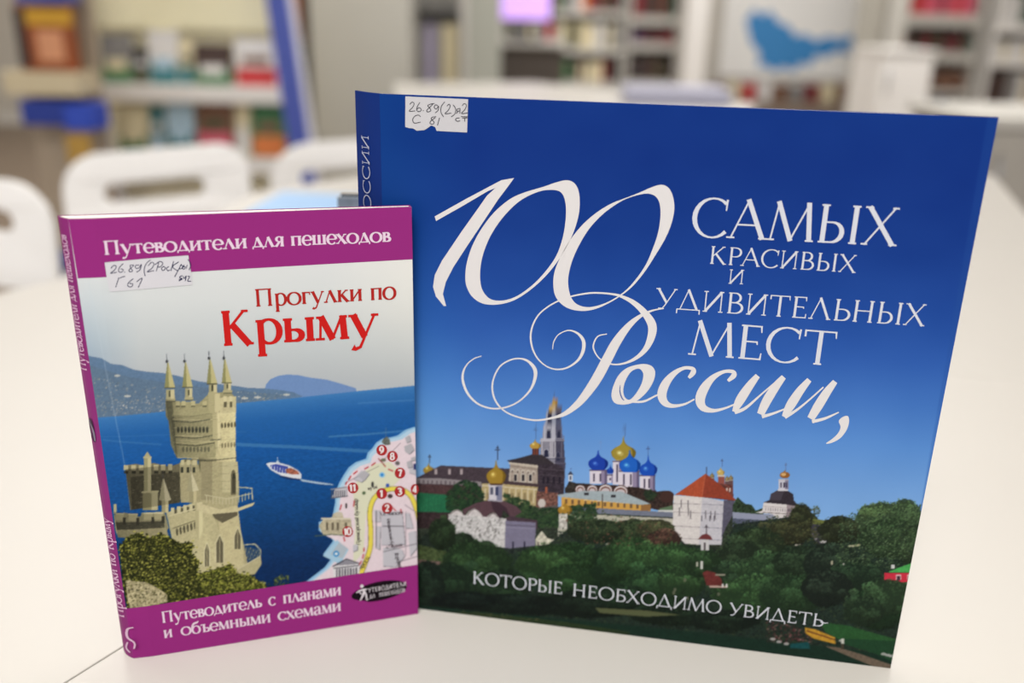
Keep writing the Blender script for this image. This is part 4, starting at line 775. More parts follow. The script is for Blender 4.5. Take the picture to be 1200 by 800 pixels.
P.poly([(112, 200), (118, 212), (150, 214), (150, 200), (185, 205), (185, 216), (220, 214), (222, 200), (310, 196), (318, 210), (330, 260), (300, 300), (130, 300), (118, 270)], (160, 154, 120), tex=.08); P.poly([(118, 240), (310, 232), (315, 262), (124, 272)], (84, 82, 66), tex=.1); P.poly([(124, 270), (320, 258), (330, 300), (140, 300)], (176, 168, 130), tex=.07)
for x, y in ((118, 206), (172, 206), (232, 202), (272, 200)): P.quad(x, y, x+34, y+26, (188, 180, 140)); P.line([(x-2, y), (x+36, y)], 5, (216, 208, 170)); P.quad(x+30, y+14, x+42, y+42, (66, 64, 52))
P.quad(112, 168, 124, 206, (188, 180, 142))
P.poly([(320, 205), (350, 190), (440, 158), (500, 196), (530, 280), (545, 430), (440, 460), (400, 350), (345, 300)], (198, 190, 148), tex=.06)
for i in range(5): x = 338+i*24; y = 180-i*5; P.quad(x, y, x+14, y+24, (214, 206, 164)); P.quad(x+14, y+6, x+24, y+26, (92, 88, 70))
P.line([(332, 212), (450, 180)], 5, (220, 212, 170)); P.line([(345, 262), (440, 228)], 4, (130, 124, 96))
for i in range(6): P.ell(362+i*14, 272-i*5, 4.5, 12, (92, 88, 68)); P.ell(363+i*14, 280-i*5, 4, 10, (92, 88, 68))
P.poly([(432, 158), (460, 158), (462, 270), (446, 310), (434, 270)], (188, 180, 140)); P.poly([(448, 158), (462, 158), (464, 270), (448, 305)], (218, 210, 166))
for cx, t, b, wd in ((480, 320, 410, 9), (530, 290, 395, 14), (600, 262, 342, 12)): P.poly([(cx-wd-5, b), (cx-wd-5, t+28), (cx, t-10), (cx+wd+5, t+28), (cx+wd+5, b)], (216, 208, 168)); P.poly([(cx-wd, b), (cx-wd, t+30), (cx, t), (cx+wd, t+30), (cx+wd, b)], (104, 98, 78)); P.line([(cx, t+10), (cx, b)], 2.5, (178, 170, 134))
P.poly([(440, 160), (560, 195), (668, 158), (660, 172), (570, 206), (500, 208), (440, 190)], (214, 204, 162), tex=.05); P.poly([(500, 206), (600, 196), (600, 210), (540, 240), (510, 222)], (104, 98, 78))
for i in range(15): f = i/14; x = 478+f*178; y = 158+16*math.sin(f*3.1)-f*18; P.line([(x, y-26), (x, y+2)], 3, (206, 198, 160))
P.line([(470, 130), (560, 146), (656, 124), (656, 104), (600, 100)], 3.5, (210, 202, 164)); P.line([(630, 100), (656, 106)], 3, (210, 202, 164)); P.line([(656, 104), (658, 150)], 4, (214, 206, 170))
P.poly([(590, 430), (690, 368), (694, 400), (668, 440), (620, 455)], (190, 182, 142), tex=.05); P.line([(625, 325), (668, 322), (690, 345), (690, 368), (592, 425)], 4, (212, 204, 166))
for i in range(11): P.line([(626+i*6, 330+i*1.4), (624+i*6, 398-i*3)], 2, (170, 162, 126)); 
P.shade([(158, 30), (372, 10), (375, 160), (180, 190)], .62, .9); P.shade([(112, 200), (320, 205), (330, 300), (130, 300)], .7, .95); P.shade([(320, 205), (440, 158), (545, 430), (440, 460), (345, 300)], .95, 1.08)
for _ in range(420):
    x = 130+490*RS.rand(); y = 10+420*RS.rand()
    if (x < 450 and y < 150 and x > 372) or y > 200 or x > 455 or (x < 370 and y > 45 and x > 180):
        if y > 300 and x < 400: continue
        if x > 600: continue
        P.line([(x, y), (x+5+7*RS.rand(), y-1)], 1.6, (104, 98, 74) if RS.rand() < .55 else (228, 220, 182), .3)
# bushes and the rock
bush = [(135, 345), (160, 300), (210, 278), (250, 300), (300, 282), (335, 296), (370, 318), (425, 318), (420, 360), (450, 395), (440, 440), (500, 425), (570, 400), (600, 440), (660, 448), (715, 486), (715, 500), (330, 555), (170, 590), (150, 500)]
P.poly(bush, (48, 52, 26), tex=.3)
P.foliage(bush, 5200, [(40, 44, 22), (60, 62, 28), (122, 124, 48), (24, 28, 16), (190, 186, 92), (100, 100, 42), (34, 38, 20)], .5, 1.5)
for _ in range(150):
    k_ = RS.randint(len(bush)-3); x, y = bush[k_]; x2, y2 = bush[k_+1]; f_ = RS.rand(); P.ell(x+(x2-x)*f_+RS.randn()*7, y+(y2-y)*f_+RS.randn()*7, 3+3*RS.rand(), 3, [(60, 62, 28), (122, 124, 48), (190, 186, 92), (34, 38, 20)][RS.randint(4)], .85)
P.foliage([(430, 450), (560, 410), (640, 440), (710, 490), (480, 520)], 500, [(150, 154, 60), (110, 118, 44), (176, 176, 84), (60, 68, 28)], .4, 1.3)
P.poly([(160, 468), (240, 472), (290, 498), (322, 520), (325, 550), (180, 582), (166, 540)], (188, 178, 140), tex=.25); P.foliage([(160, 468), (240, 472), (322, 520), (325, 550), (180, 582)], 260, [(206, 196, 158), (110, 104, 72), (160, 152, 112), (70, 66, 44)], .4, 1.4)
P.foliage([(735, 455), (770, 440), (800, 448), (800, 490), (740, 480)], 70, [(150, 154, 60), (60, 70, 30)], .4, 1.2)
# town plan at the right
P.zoom(0, 0, 1)
plan = [(492, 500), (487, 501), (478, 504), (468, 511), (460, 513), (452, 514), (444, 519), (439, 526), (434, 531), (432, 538), (420, 542), (412, 548), (406, 557), (401, 566), (397, 576), (396, 590), (393, 606), (377, 612), (377, 622), (390, 628), (394, 634), (382, 650), (394, 652), (384, 665), (362, 682), (492, 668)]
P.poly([(x-2.2, y-1.5) for x, y in plan], (150, 200, 238)); P.poly(plan, (190, 222, 244)); P.poly([(x+(3.2 if x < 490 else 0), y+(3 if y < 640 else 0)) for x, y in plan], (242, 224, 232), tex=.02)
P.zoom(340, 540, 4)
P.poly([(330, 60), (400, 10), (470, 0), (540, 60), (470, 130), (410, 150), (360, 250), (350, 420), (300, 480), (310, 300), (300, 140)], (232, 232, 204)); P.poly([(160, 440), (225, 365), (280, 410), (240, 480)], (176, 212, 236)); P.poly([(196, 432), (236, 376), (276, 404), (250, 452)], (186, 198, 208)); P.ell(222, 430, 14, 14, (60, 150, 214)); P.ell(222, 430, 8, 6, (240, 244, 248))
road = catmull([(330, 540), (358, 470), (380, 400), (382, 320), (378, 240), (392, 180), (430, 142), (480, 126), (530, 132), (568, 160), (594, 220), (606, 270)], 6)
P.line(road, 24, (120, 110, 60)); P.line(road, 19, (244, 226, 92))
for q in ([(398, 224), (424, 226), (428, 280), (400, 280)], [(432, 232), (528, 228), (534, 300), (542, 384), (432, 388)], [(404, 300), (428, 300), (424, 410), (404, 400)], [(540, 240), (560, 236), (580, 310), (546, 308)], [(440, 400), (500, 396), (530, 410), (540, 440), (500, 490), (440, 486)], [(300, 388), (322, 386), (320, 412), (300, 420)], [(300, 80), (340, 40), (372, 56), (340, 96)], [(556, 330), (590, 320), (598, 400), (566, 440)], [(215, 130), (270, 120), (270, 160), (200, 170)], [(560, 20), (590, 30), (590, 60), (560, 50)]): P.poly([(x+3, y+3) for x, y in q], (130, 128, 136)); P.poly(q, (206, 204, 212))
for q in ([(408, 228), (408, 400)], [(436, 300), (540, 300)], [(440, 420), (600, 380)], [(540, 200), (600, 240)], [(260, 100), (420, 20)], [(500, 470), (600, 440)], [(545, 230), (545, 440)]): P.line(q, 2.5, (110, 104, 112))
P.poly([(140, 300), (160, 270), (200, 262), (210, 240), (250, 238), (256, 262), (290, 262), (296, 330), (250, 342), (160, 340)], (196, 186, 158), tex=.12)
for x in (175, 200, 225, 262): P.quad(x, 285, x+10, 320, (110, 100, 84)); 
P.quad(150, 262, 290, 270, (224, 216, 192)); P.ell(232, 246, 20, 12, (210, 202, 180)); P.line([(120, 348), (200, 340), (260, 344)], 5, (90, 104, 80), .8)
for i in range(7): P.quad(198+i*10, 134, 203+i*10, 166, (80, 78, 86)); 
P.line([(195, 130), (272, 118)], 6, (150, 148, 156)); P.line([(195, 170), (276, 160)], 4, (100, 98, 110))
P.poly([(205, 490), (270, 454), (330, 476), (330, 545), (212, 555)], (238, 236, 238)); P.poly([(214, 486), (270, 458), (324, 478)], (150, 148, 158)); P.line([(205, 490), (270, 454), (332, 476)], 5, (60, 58, 70)); P.line([(210, 498), (330, 484)], 4, (60, 58, 70))
for i in range(8): P.quad(222+i*13, 500-i*.8, 229+i*13, 546-i, (84, 80, 92))
P.line([(290, 60), (240, 130), (230, 220)], 5, (200, 60, 60), 0); 
for a, b in (((404, 4), (384, 18)), ((372, 24), (352, 34)), ((320, 44), (300, 58)), ((290, 66), (278, 86)), ((272, 92), (264, 108)), ((246, 200), (238, 226)), ((352, 400), (350, 420)), ((350, 430), (344, 452)), ((340, 462), (330, 482)), ((306, 180), (302, 210)), ((440, 10), (450, 24)), ((462, 34), (486, 44)), ((256, 350), (262, 372)), ((470, 200), (500, 230)), ((520, 220), (526, 240))): P.line([a, b], 5.5, (196, 56, 62))
P.ell(435, 62, 13, 12, (150, 210, 240)); P.ell(435, 62, 6, 6, (40, 130, 210)); P.ell(460, 110, 9, 9, (60, 90, 180)); P.ell(268, 206, 5, 12, (50, 40, 40)); P.ell(390, 106, 6, 14, (60, 60, 60)); P.ell(472, 160, 12, 10, (80, 60, 60)); P.ell(350, 146, 8, 8, (90, 110, 80))
P.zoom(280, 400, 5)
for q in ([(975, 560), (1000, 545), (1010, 580), (985, 590)], [(970, 610), (1010, 592), (1028, 630), (1000, 656), (975, 640)], [(985, 700), (1010, 690), (1020, 730), (990, 735)], [(1010, 676), (1035, 668), (1038, 690), (1012, 696)], [(700, 780), (740, 750), (770, 770), (740, 810)]): P.poly([(x+3, y+3) for x, y in q], (120, 118, 126)); P.poly(q, (190, 188, 194))
P.poly([(838, 585), (850, 566), (870, 552), (886, 570), (892, 600), (860, 604)], (104, 110, 104), tex=.2); P.line([(864, 500), (864, 556)], 4, (120, 140, 160)); P.line([(820, 680), (856, 720)], 6, (150, 60, 56)); P.line([(950, 590), (890, 650), (850, 690)], 3, (80, 76, 80)); P.ell(932, 708, 14, 12, (110, 104, 104)); P.ell(850, 690, 16, 10, (120, 120, 100)); P.ell(842, 776, 16, 16, (150, 205, 240)); P.ell(842, 776, 8, 8, (40, 130, 210)); P.quad(1026, 710, 1045, 745, (40, 50, 110))
P.blur(1)
rows = np.concatenate([np.linspace(.016, .152, 330), np.linspace(.1535, PH-.02, 22)])
rows = np.concatenate([[0.0], rows, [PH]])
grid_print('cover_picture', PW, PH, rows, 330, PHM, psurf, pb, .0001, SHEEN, P)
ink = Ink(); MG = (162, 48, 134)
def strip(poly, col):                       # cut into narrow strips so that it follows the cover's bend
    (a, b, c, d) = [np.array(p, float) for p in poly]
    n = 40
    for i in range(n):
        f0, f1 = i/n, (i+1)/n
        q = [a+(b-a)*f0, a+(b-a)*f1, d+(c-d)*f1, d+(c-d)*f0]; k = len(ink.V)
        for p in q: ink.V.append(p); ink.C.append(col); ink.L.append(0)
        ink.F.append((k, k+1, k+2, k+3))
strip([(79.6, 255.2), (481.4, 244.2), (483, 305), (91, 325)], MG); ink.build('colour_band', PHM, psurf, pb, .00015, SHEEN); ink = Ink(); strip([(148, 714), (490, 659.5), (491, 716.9), (157, 772.8)], MG)
ink.build('colour_band', PHM, psurf, pb, .00015, SHEEN)
ink = Ink(); LP = (250, 226, 244)
w3 = dict(T=.2, t=.075, sf=.13, xh=.70)
ink.word('Путеводители', (121.5, 297.2), (291, 290.8), 16.4, LP, **w3); ink.word('для', (297, 290.4), (334.5, 289), 16.4, LP, **w3); ink.word('пешеходов', (341.5, 288.5), (458, 284.3), 16, LP, **w3)
ink.build('series_lettering', PHM, psurf, pb, .0002, SHEEN); ink = Ink()
w4 = dict(T=.19, t=.07, sf=.12, xh=.70)
ink.word('Путеводитель', (190.5, 729.8), (308.5, 709.8), 13.2, LP, **w4); ink.word('с', (317, 708.6), (325, 707.2), 13.2, LP, **w4); ink.word('планами', (333.5, 706), (401.5, 695.3), 13.2, LP, **w4)
ink.word('и', (193.5, 747.5), (204, 745.7), 13.2, LP, **w4); ink.word('объемными', (214, 744.2), (319.5, 727.5), 13.2, LP, **w4); ink.word('схемами', (328, 726), (401.5, 713.8), 13.2, LP, **w4)
ink.build('subtitle_lettering', PHM, psurf, pb, .0002, SHEEN); ink = Ink()
RD, RR = (190, 44, 40), (216, 34, 32)
w5 = dict(T=.17, t=.07, sf=.11, xh=.68)
ink.word('Прогулки', (299, 359.3), (425.5, 352.8), 20.5, RD, **w5); ink.word('по', (434, 352.3), (464, 350.6), 20.5, RD, **w5)
ink.word('К', (260.5, 405), (299, 403), 41, RR, T=.19, t=.07, sf=.12); ink.word('рыму', (300.5, 402.8), (443.5, 395.2), 41, RR, T=.19, t=.07, sf=.12, xh=.68)
ink.build('title_lettering', PHM, psurf, pb, .0002, SHEEN)
ink = Ink(); ink.zoom(340, 540, 4)
EL = []
for i in range(28):
    a = i/28*2*math.pi; x, y = 132*math.cos(a), 44*math.sin(a)*(1 if math.cos(a) > -.6 else .8); r_ = -.21; EL.append((422+x*math.cos(r_)-y*math.sin(r_), 603+x*math.sin(r_)+y*math.cos(r_)))
ink.shape([EL], (26, 14, 24), 0)
for i in range(len(ink.V)): pass
emb = ink.build('emblem', PHM, psurf, pb, .0002, SHEEN)
ink = Ink(); ink.zoom(340, 540, 4); WH = (244, 236, 242)
ink.word('УТЕВОДИТЕЛИ', (372, 610), (548, 577), 21, WH, T=.15, t=.09, sf=.0, gap=.16); ink.word('ДЛЯ ПЕШЕХОДОВ', (378, 637), (542, 605), 18, WH, T=.16, t=.1, sf=.0, gap=.16)
ink.shape([[(342+8*math.cos(i), 580+8*math.sin(i)) for i in np.linspace(0, 6.2, 10)[:-1]]], WH, 0)
ink.rib([(316, 612, 4), (330, 602, 6), (350, 596, 8), (366, 594, 5)], col=WH); ink.rib([(352, 594, 9), (350, 612, 10), (342, 632, 7), (334, 646, 4)], col=WH); ink.rib([(354, 604, 7), (362, 622, 7), (364, 642, 5), (372, 640, 3)], col=WH); ink.rib([(330, 606, 5), (340, 618, 4)], col=WH)
ink.build('emblem_lettering', PHM, psurf, pb, .00026, SHEEN)
ink = Ink()
for n_, x, y in (('11', 414.8, 570.5), ('1', 448.2, 577), ('3', 469.2, 574.5), ('2', 454.5, 594), ('10', 408.7, 621.5), ('7', 469.3, 553), ('9', 448, 526.4), ('8', 460.4, 533.6), ('4', 486.3, 572)):
    ink.shape([[(x+(6.3 if x < 480 else 4.6)*math.cos(a), y+6.4*math.sin(a)) for a in np.linspace(0, 2*math.pi, 20)[:-1]]], (184, 50, 54), 0)
ink.build('map_markers', PHM, psurf, pb, .0002, SHEEN)
ink = Ink()
for n_, x, y in (('11', 414.8, 570.5), ('1', 448.2, 577), ('3', 469.2, 574.5), ('2', 454.5, 594), ('10', 408.7, 621.5), ('7', 469.3, 553), ('9', 448, 526.4), ('8', 460.4, 533.6), ('4', 486.3, 572)):
    hw = 2.6*len(n_) if len(n_) == 1 else 4.4; ink.word(n_, (x-hw, y+4.2), (x+hw, y+3.4), 8, (250, 240, 240), T=.26, t=.12, sf=.12, gap=-.1 if len(n_) > 1 else 0)
DK = (70, 56, 66)
ink.word('Приморский бульвар', (423.5, 637), (420, 583), 4.6, DK, T=.14, t=.08, sf=.03, xh=.75, up=(-1, -.05)); ink.word('Махаевский бул', (454, 606), (459, 640), 4.0, DK, T=.14, t=.08, sf=.03, xh=.75, up=(1, -.1))
ink.word('А.И. Невского', (446, 603), (472, 601), 4, DK, T=.15, t=.09, sf=.03, xh=.75); ink.word('просп.', (425, 666), (436, 651), 5, DK, T=.15, t=.09, sf=.03, xh=.75, up=(-.9, -.6)); ink.word('А.С. Пушкина', (453, 642), (472, 638), 3.6, DK, T=.15, t=.09, sf=.03, xh=.75)
ink.word('Вороши', (463, 646), (468, 663), 4.6, DK, T=.14, t=.08, sf=.03, xh=.75, up=(1, -.1)); ink.word('музей', (432, 573), (443, 571), 4, DK, T=.15, t=.09, sf=.03, xh=.75)
ink.build('map_lettering', PHM, psurf, pb, .00026, SHEEN)
# --- library label and its handwriting
ink = Ink(); ink.zoom(60, 230, 5)
ink.shape([[(315, 380), (560, 360), (808, 343), (822, 430), (832, 515), (590, 534), (345, 552), (328, 470)]], (232, 230, 236), 0)
lab2 = ink.build('library_label', PHM, psurf, pb, .00030, SHEEN); lab2['label'] = 'white paper shelf-mark label'
ink = Ink(); ink.zoom(60, 230, 5); HB = (40, 40, 84)
for s_ in ([(352, 415), (368, 398), (384, 402), (374, 424), (350, 443), (388, 437)], [(425, 388), (404, 408), (398, 432), (414, 438), (426, 424), (410, 418)], [(431, 436), (436, 438)], [(486, 396), (466, 398), (468, 412), (480, 430), (464, 436), (460, 424), (488, 398)], [(520, 398), (500, 398), (498, 414), (518, 414), (532, 392), (524, 424), (502, 438)],
           [(586, 367), (562, 388), (548, 425), (555, 463)], [(572, 402), (592, 381), (606, 392), (594, 416), (566, 437), (606, 430)], [(634, 384), (620, 434)], [(612, 396), (640, 377), (658, 388), (644, 408), (626, 408)], [(664, 405), (650, 418), (660, 430), (674, 416), (662, 405)], [(694, 406), (680, 418), (688, 432), (700, 426)], [(704, 430), (708, 432)],
           [(722, 376), (705, 433)], [(752, 380), (716, 408), (744, 432)], [(768, 392), (728, 468)], [(760, 402), (776, 403), (768, 420), (752, 420)], [(784, 398), (774, 420), (786, 422), (790, 410), (780, 410)], [(802, 398), (796, 420)], [(806, 366), (822, 396), (812, 430)],
           [(398, 474), (380, 526)], [(394, 474), (436, 461)], [(484, 476), (458, 498), (452, 518), (472, 524), (482, 508), (462, 504)], [(504, 494), (537, 474), (513, 528)], [(774, 460), (756, 470), (772, 480), (752, 492)], [(752, 482), (776, 480)], [(778, 464), (784, 478), (796, 462), (790, 492)], [(803, 466), (816, 466), (804, 492), (824, 494)]):
    ink.rib(s_, 4.4, HB, 5)
ink.build('handwriting', PHM, psurf, lab2, .00036, SHEEN)

# ================================================================== THE LIBRARY BEHIND (far out of focus)
CREAM = mat('rack_cream', (244, 236, 206), .6, noise=.04, nscale=8); GREY = mat('shelf_grey', (200, 197, 190), .6, noise=.05, nscale=8); LWH = mat('shelf_white', (242, 239, 235), .5, noise=.03, nscale=8)
CHROME = mat('handle_metal', (170, 170, 174), .3, metal=.8, noise=.04); PWHITE = mat('chair_plastic', (236, 234, 232), .35, noise=.02, nscale=12); DARKB = mat('case_dark_board', (84, 76, 70), .8, noise=.1, nscale=12)  # DARKB: plain dark brown board for case backs, plinths and the narrow bookcase
def ext(px0, py0, px1, py1, Y):
    a, b, c, d = at(px0, py0, Y), at(px1, py0, Y), at(px1, py1, Y), at(px0, py1, Y)
    za, zb = (c[2]+d[2])/2, (a[2]+b[2])/2
    return (a[0]+d[0])/2, (b[0]+c[0])/2, min(za, zb), max(za, zb)
CN = {'dark red': (122, 40, 44), 'red': (196, 52, 56), 'pink': (214, 92, 116), 'dark brown': (70, 50, 44), 'brown': (124, 86, 64), 'black': (44, 42, 46), 'olive': (72, 74, 44), 'green': (62, 118, 74), 'teal': (40, 118, 128), 'blue': (48, 86, 150), 'pale blue': (176, 204, 222), 'lavender': (178, 168, 200), 'grey': (136, 134, 132), 'cream': (226, 214, 178), 'white': (228, 226, 224), 'orange': (220, 124, 60), 'yellow': (216, 176, 60), 'dark green': (40, 70, 48), 'purple': (92, 62, 96)}
def cmat(c): return mat('cloth_'+c.replace(' ', '_'), CN[c], .6, noise=.07, nscale=25)
ORD = ['first', 'second', 'third', 'fourth', 'fifth', 'sixth', 'seventh', 'eighth', 'ninth', 'tenth', 'eleventh', 'twelfth', 'thirteenth', 'fourteenth', 'fifteenth', 'sixteenth', 'seventeenth', 'eighteenth']
def shelf_book(x0, x1, yf, z0, h, col, label, group, dep=.15):
    t = x1-x0; n = 6; P = [(x1, yf+dep), (x0, yf+dep), (x0, yf+.006)]
    P += [(x0+t*(i/n), yf+.006*(1-math.sin(math.pi*i/n))) for i in range(1, n)]+[(x1, yf+.006)]
    o = prism('book', P, z0, z0+h, cmat(col)); tag(o, label, 'book', group)
    o.data.materials.append(PAPER)
    for p in o.data.polygons:
        if abs(p.normal.z) > .9: p.material_index = 1
    return o
def bookcase(label, px0, px1, Y, rows, body, where, depth=.3, zt=None, bt=.018):
    """rows: (px y of the book tops, px y of the shelf they stand on, colours)"""
    x0, x1, _, ztop = ext(px0, 0, px1, 0, Y); ztop = zt or max(ztop, 1.9)
    c = empty('bookcase', ((x0+x1)/2, Y+depth/2, 0), label, 'bookcase')
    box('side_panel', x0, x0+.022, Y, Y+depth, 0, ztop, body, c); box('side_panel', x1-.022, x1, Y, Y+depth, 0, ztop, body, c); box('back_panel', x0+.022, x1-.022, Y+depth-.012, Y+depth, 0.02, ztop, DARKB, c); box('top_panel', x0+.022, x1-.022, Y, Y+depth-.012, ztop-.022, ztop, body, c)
    zs = []
    for r, (yt, yb, cols) in enumerate(rows):
        zb = ext(px0, yb, px1, yb, Y)[2]; zk = ext(px0, yt, px1, yt, Y)[2]; nb = rows[r+1][0] if r+1 < len(rows) else yb+14
        zn = ext(px0, nb, px1, nb, Y)[2]; th = max(.02, (zb-zn)*.55)
        box('shelf', x0+.022, x1-.022, Y+.004, Y+depth-.012, zb-.02, zb, body, c); box('shelf_fascia', x0+.022, x1-.022, Y-.004, Y+.004, zb-th, zb+.004, body, c)
        x = x0+.03; k = 0; h0 = zk-zb; base = h0
        while x < x1-.07 and k < 18:
            t = (.030+.03*random.random())*max(1, (x1-x0)/1.2); 
            if x+t > x1-.024: break
            col = cols[k % len(cols)] if len(cols) < 4 else random.choice(cols)
            shelf_book(x, x+t-.0015, Y+.02, zb, h0*(.82+.2*random.random()), col, f'{col} book, {ORD[k]} from left, {["top", "middle", "lower", "lowest"][r]} shelf of the {where}', f'books on the {["top", "middle", "lower", "lowest"][r]} visible shelf of the {where}')
            x += t; k += 1
        zs.append(zb)
    for z in (.12, .38): 
        if z < min(zs)-.1: box('shelf', x0+.022, x1-.022, Y+.004, Y+depth-.012, z-.02, z, body, c)
    return c
DK1 = ['dark brown', 'black', 'dark red', 'grey', 'purple', 'brown']
bookcase('tall grey open bookcase with dark books, right of the light post behind the blue book', 588, 734, 7.2, [(-24, 12, ['white', 'grey', 'dark red', 'orange', 'green', 'dark green']), (24, 56, ['grey', 'white', 'pink', 'cream', 'red', 'olive', 'grey']), (68, 96, ['olive', 'dark brown', 'dark red', 'green', 'cream', 'black', 'brown'])], GREY, 'violet-screen bookcase')
bookcase('grey bookcase of dark spines between two white posts', 738, 800, 7.2, [(-20, 20, ['dark red', 'black', 'dark green', 'dark red']), (36, 51, ['purple', 'dark red', 'black', 'purple']), (66, 95, ['dark brown', 'olive', 'dark brown', 'black'])], GREY, 'narrow grey bookcase')
bookcase('light grey bookcase with red and pink spines on its top row, far right', 1064, 1158, 6.4, [(-16, 18, ['red', 'pink', 'dark red', 'pink', 'red']), (42, 62, ['dark brown', 'dark green', 'black', 'dark red']), (82, 106, ['dark brown', 'brown', 'red', 'black', 'brown']), (116, 138, ['grey', 'blue', 'brown', 'lavender'])], GREY, 'red-topped grey bookcase')
bookcase('pale bookcase at the right edge of the room with light spines', 1172, 1290, 6.4, [(-10, 30, ['teal', 'white', 'dark green', 'white']), (48, 72, ['white', 'cream', 'grey', 'white']), (86, 130, ['white', 'grey', 'cream', 'dark brown', 'lavender'])], LWH, 'pale right-edge bookcase')
def post(name, px0, px1, Y, m, label, cat, z1=2.3, d=.12):
    x0, x1, _, _ = ext(px0, 60, px1, 60, Y); o = prism(name, [(x0, Y), (x1, Y), (x1, Y+d), (x0, Y+d)], 0, z1, m, None, .008); return tag(o, label, cat)
post('shelf_post', 802, 828, 6.7, LWH, 'white upright shelf end left of the blue map poster', 'shelf end')
post('shelf_post', 545, 586, 5.2, mat('post_grey', (182, 184, 174), .6, noise=.05), 'pale grey-green upright column right of the folder rack', 'column', d=.2)
post('shelf_post', 1004, 1030, 6.7, mat('post_warm', (176, 172, 162), .6, noise=.05), 'warm grey shelf end between the map poster and the white cabinet', 'shelf end')
x0, x1, z0, z1 = ext(366, 175, 480, 0, 4.1)
cb = empty('cupboard', ((x0+x1)/2, 4.3, 0), 'tall plain warm grey cupboard side behind the left edge of the blue book', 'cupboard')
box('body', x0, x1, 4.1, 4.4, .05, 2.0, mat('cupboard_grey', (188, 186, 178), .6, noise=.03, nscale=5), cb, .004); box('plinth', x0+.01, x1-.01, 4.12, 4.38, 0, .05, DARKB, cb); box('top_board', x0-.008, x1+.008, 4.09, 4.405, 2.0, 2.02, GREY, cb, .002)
# folder rack
x0, x1, z0, z1 = ext(483, 100, 544, 16, 4.42)
fr = empty('shelf_rack', ((x0+x1)/2, 4.57, 0), 'light grey open rack holding pale folders beside the grey cupboard', 'rack')
for a in (x0, x1-.018): box('side_panel', a, a+.018, 4.42, 4.72, 0, 1.7, GREY, fr)
box('back_panel', x0+.018, x1-.018, 4.708, 4.72, .02, 1.7, GREY, fr)
for z in (.3, z0, z1+.03, 1.5): box('shelf', x0+.018, x1-.018, 4.42, 4.708, z-.022, z, mat('rack_edge', (110, 108, 106), .6, noise=.05), fr)
for i, (c, nm) in enumerate((('grey', 'grey'), ('lavender', 'lavender'), ('grey', 'grey'), ('cream', 'cream'), ('cream', 'cream'))):
    a = x0+.022+i*(x1-x0-.05)/5; shelf_book(a, a+(x1-x0-.06)/5, 4.45, z0, (z1-z0)*.86, c, f'upright {nm} folder, {ORD[i]} from left in the grey rack', 'folders in the grey rack', .22)
# dark narrow shelf between the blue rail and the cupboard
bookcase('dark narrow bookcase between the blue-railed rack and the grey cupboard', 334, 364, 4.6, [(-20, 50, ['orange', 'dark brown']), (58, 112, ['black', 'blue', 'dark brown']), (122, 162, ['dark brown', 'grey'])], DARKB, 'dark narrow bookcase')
# screen on the far counter
x0, x1, z0, z1 = ext(587, 23, 645, -16, 5.6)
sc_ = empty('monitor', ((x0+x1)/2, 5.6, z0-.12), 'glowing violet computer screen above the blue book', 'monitor')
box('bezel', x0-.012, x1+.012, 5.604, 5.63, z0-.012, z1+.012, mat('bezel_black', (30, 30, 34), .4, noise=.05), sc_, .003); box('display', x0, x1, 5.6, 5.604, z0, z1, mat('violet_display', (206, 164, 246), .4, emit=.75, noise=.02), sc_)
box('stand', (x0+x1)/2-.02, (x0+x1)/2+.02, 5.61, 5.63, z0-.11, z0, mat('bezel_black', (30, 30, 34)), sc_); box('foot', (x0+x1)/2-.1, (x0+x1)/2+.1, 5.54, 5.72, z0-.12, z0-.108, mat('bezel_black', (30, 30, 34)), sc_, .003)
ct = empty('counter', ((x0+x1)/2, 5.7, 0), 'grey counter carrying the violet screen', 'counter')
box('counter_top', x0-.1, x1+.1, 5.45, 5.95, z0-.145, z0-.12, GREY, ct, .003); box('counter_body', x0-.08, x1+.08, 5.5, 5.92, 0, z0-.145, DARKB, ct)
# map poster on the back wall
Y = 7.97; x0, x1, z0, z1 = ext(846, 112, 1000, -30, Y)
pm = empty('map_poster', ((x0+x1)/2, Y, z0), 'white wall poster with a blue country map', 'poster')
box('sheet', x0, x1, Y, Y+.006, z0, z1, mat('poster_white', (244, 243, 240), .6, noise=.03), pm); box('lower_strip', x0, x1, Y-.002, Y, z0, z0+(z1-z0)*.16, mat('poster_grey', (186, 180, 172), .6, noise=.06), pm)
mp = catmull([at(a, b, Y-.004)[[0, 2]] for a, b in ((874, 24), (884, 10), (893, 18), (903, 12), (912, 26), (924, 30), (932, 42), (944, 40), (957, 48), (970, 42), (985, 46), (996, 40), (1003, 50), (992, 56), (998, 64), (980, 60), (966, 68), (956, 64), (950, 78), (938, 74), (930, 84), (918, 78), (908, 84), (896, 76), (888, 80), (890, 62), (880, 50))], 1, True)
n = len(mp); mesh('country_shape', [(p[0], Y-.006, p[1]) for p in mp]+[(p[0], Y-.001, p[1]) for p in mp], [tuple(range(n)), tuple(range(2*n-1, n-1, -1))]+[(i, (i+1) % n, (i+1) % n+n, i+n) for i in range(n)], mat('map_blue', (62, 140, 204), .6, noise=.08, nscale=14), pm)
box('back_skirt', x0-.3, x1+.25, 7.6, 7.95, 0, z0-.02, mat('low_case', (134, 118, 104), .7, noise=.08), None); tag(bpy.context.scene.objects['back_skirt'], 'low brown-grey bookcase under the blue map poster', 'bookcase'); bpy.context.scene.objects['back_skirt'].name = 'low_bookcase'
x = x0-.1
for i, c in enumerate(['brown', 'cream', 'red', 'white', 'brown', 'grey', 'dark red', 'cream', 'brown']):
    shelf_book(x, x+.09, 7.66, z0-.02, .13+.05*random.random(), c, f'{c} book, {ORD[i]} from left under the map poster', 'books under the map poster'); x += .13
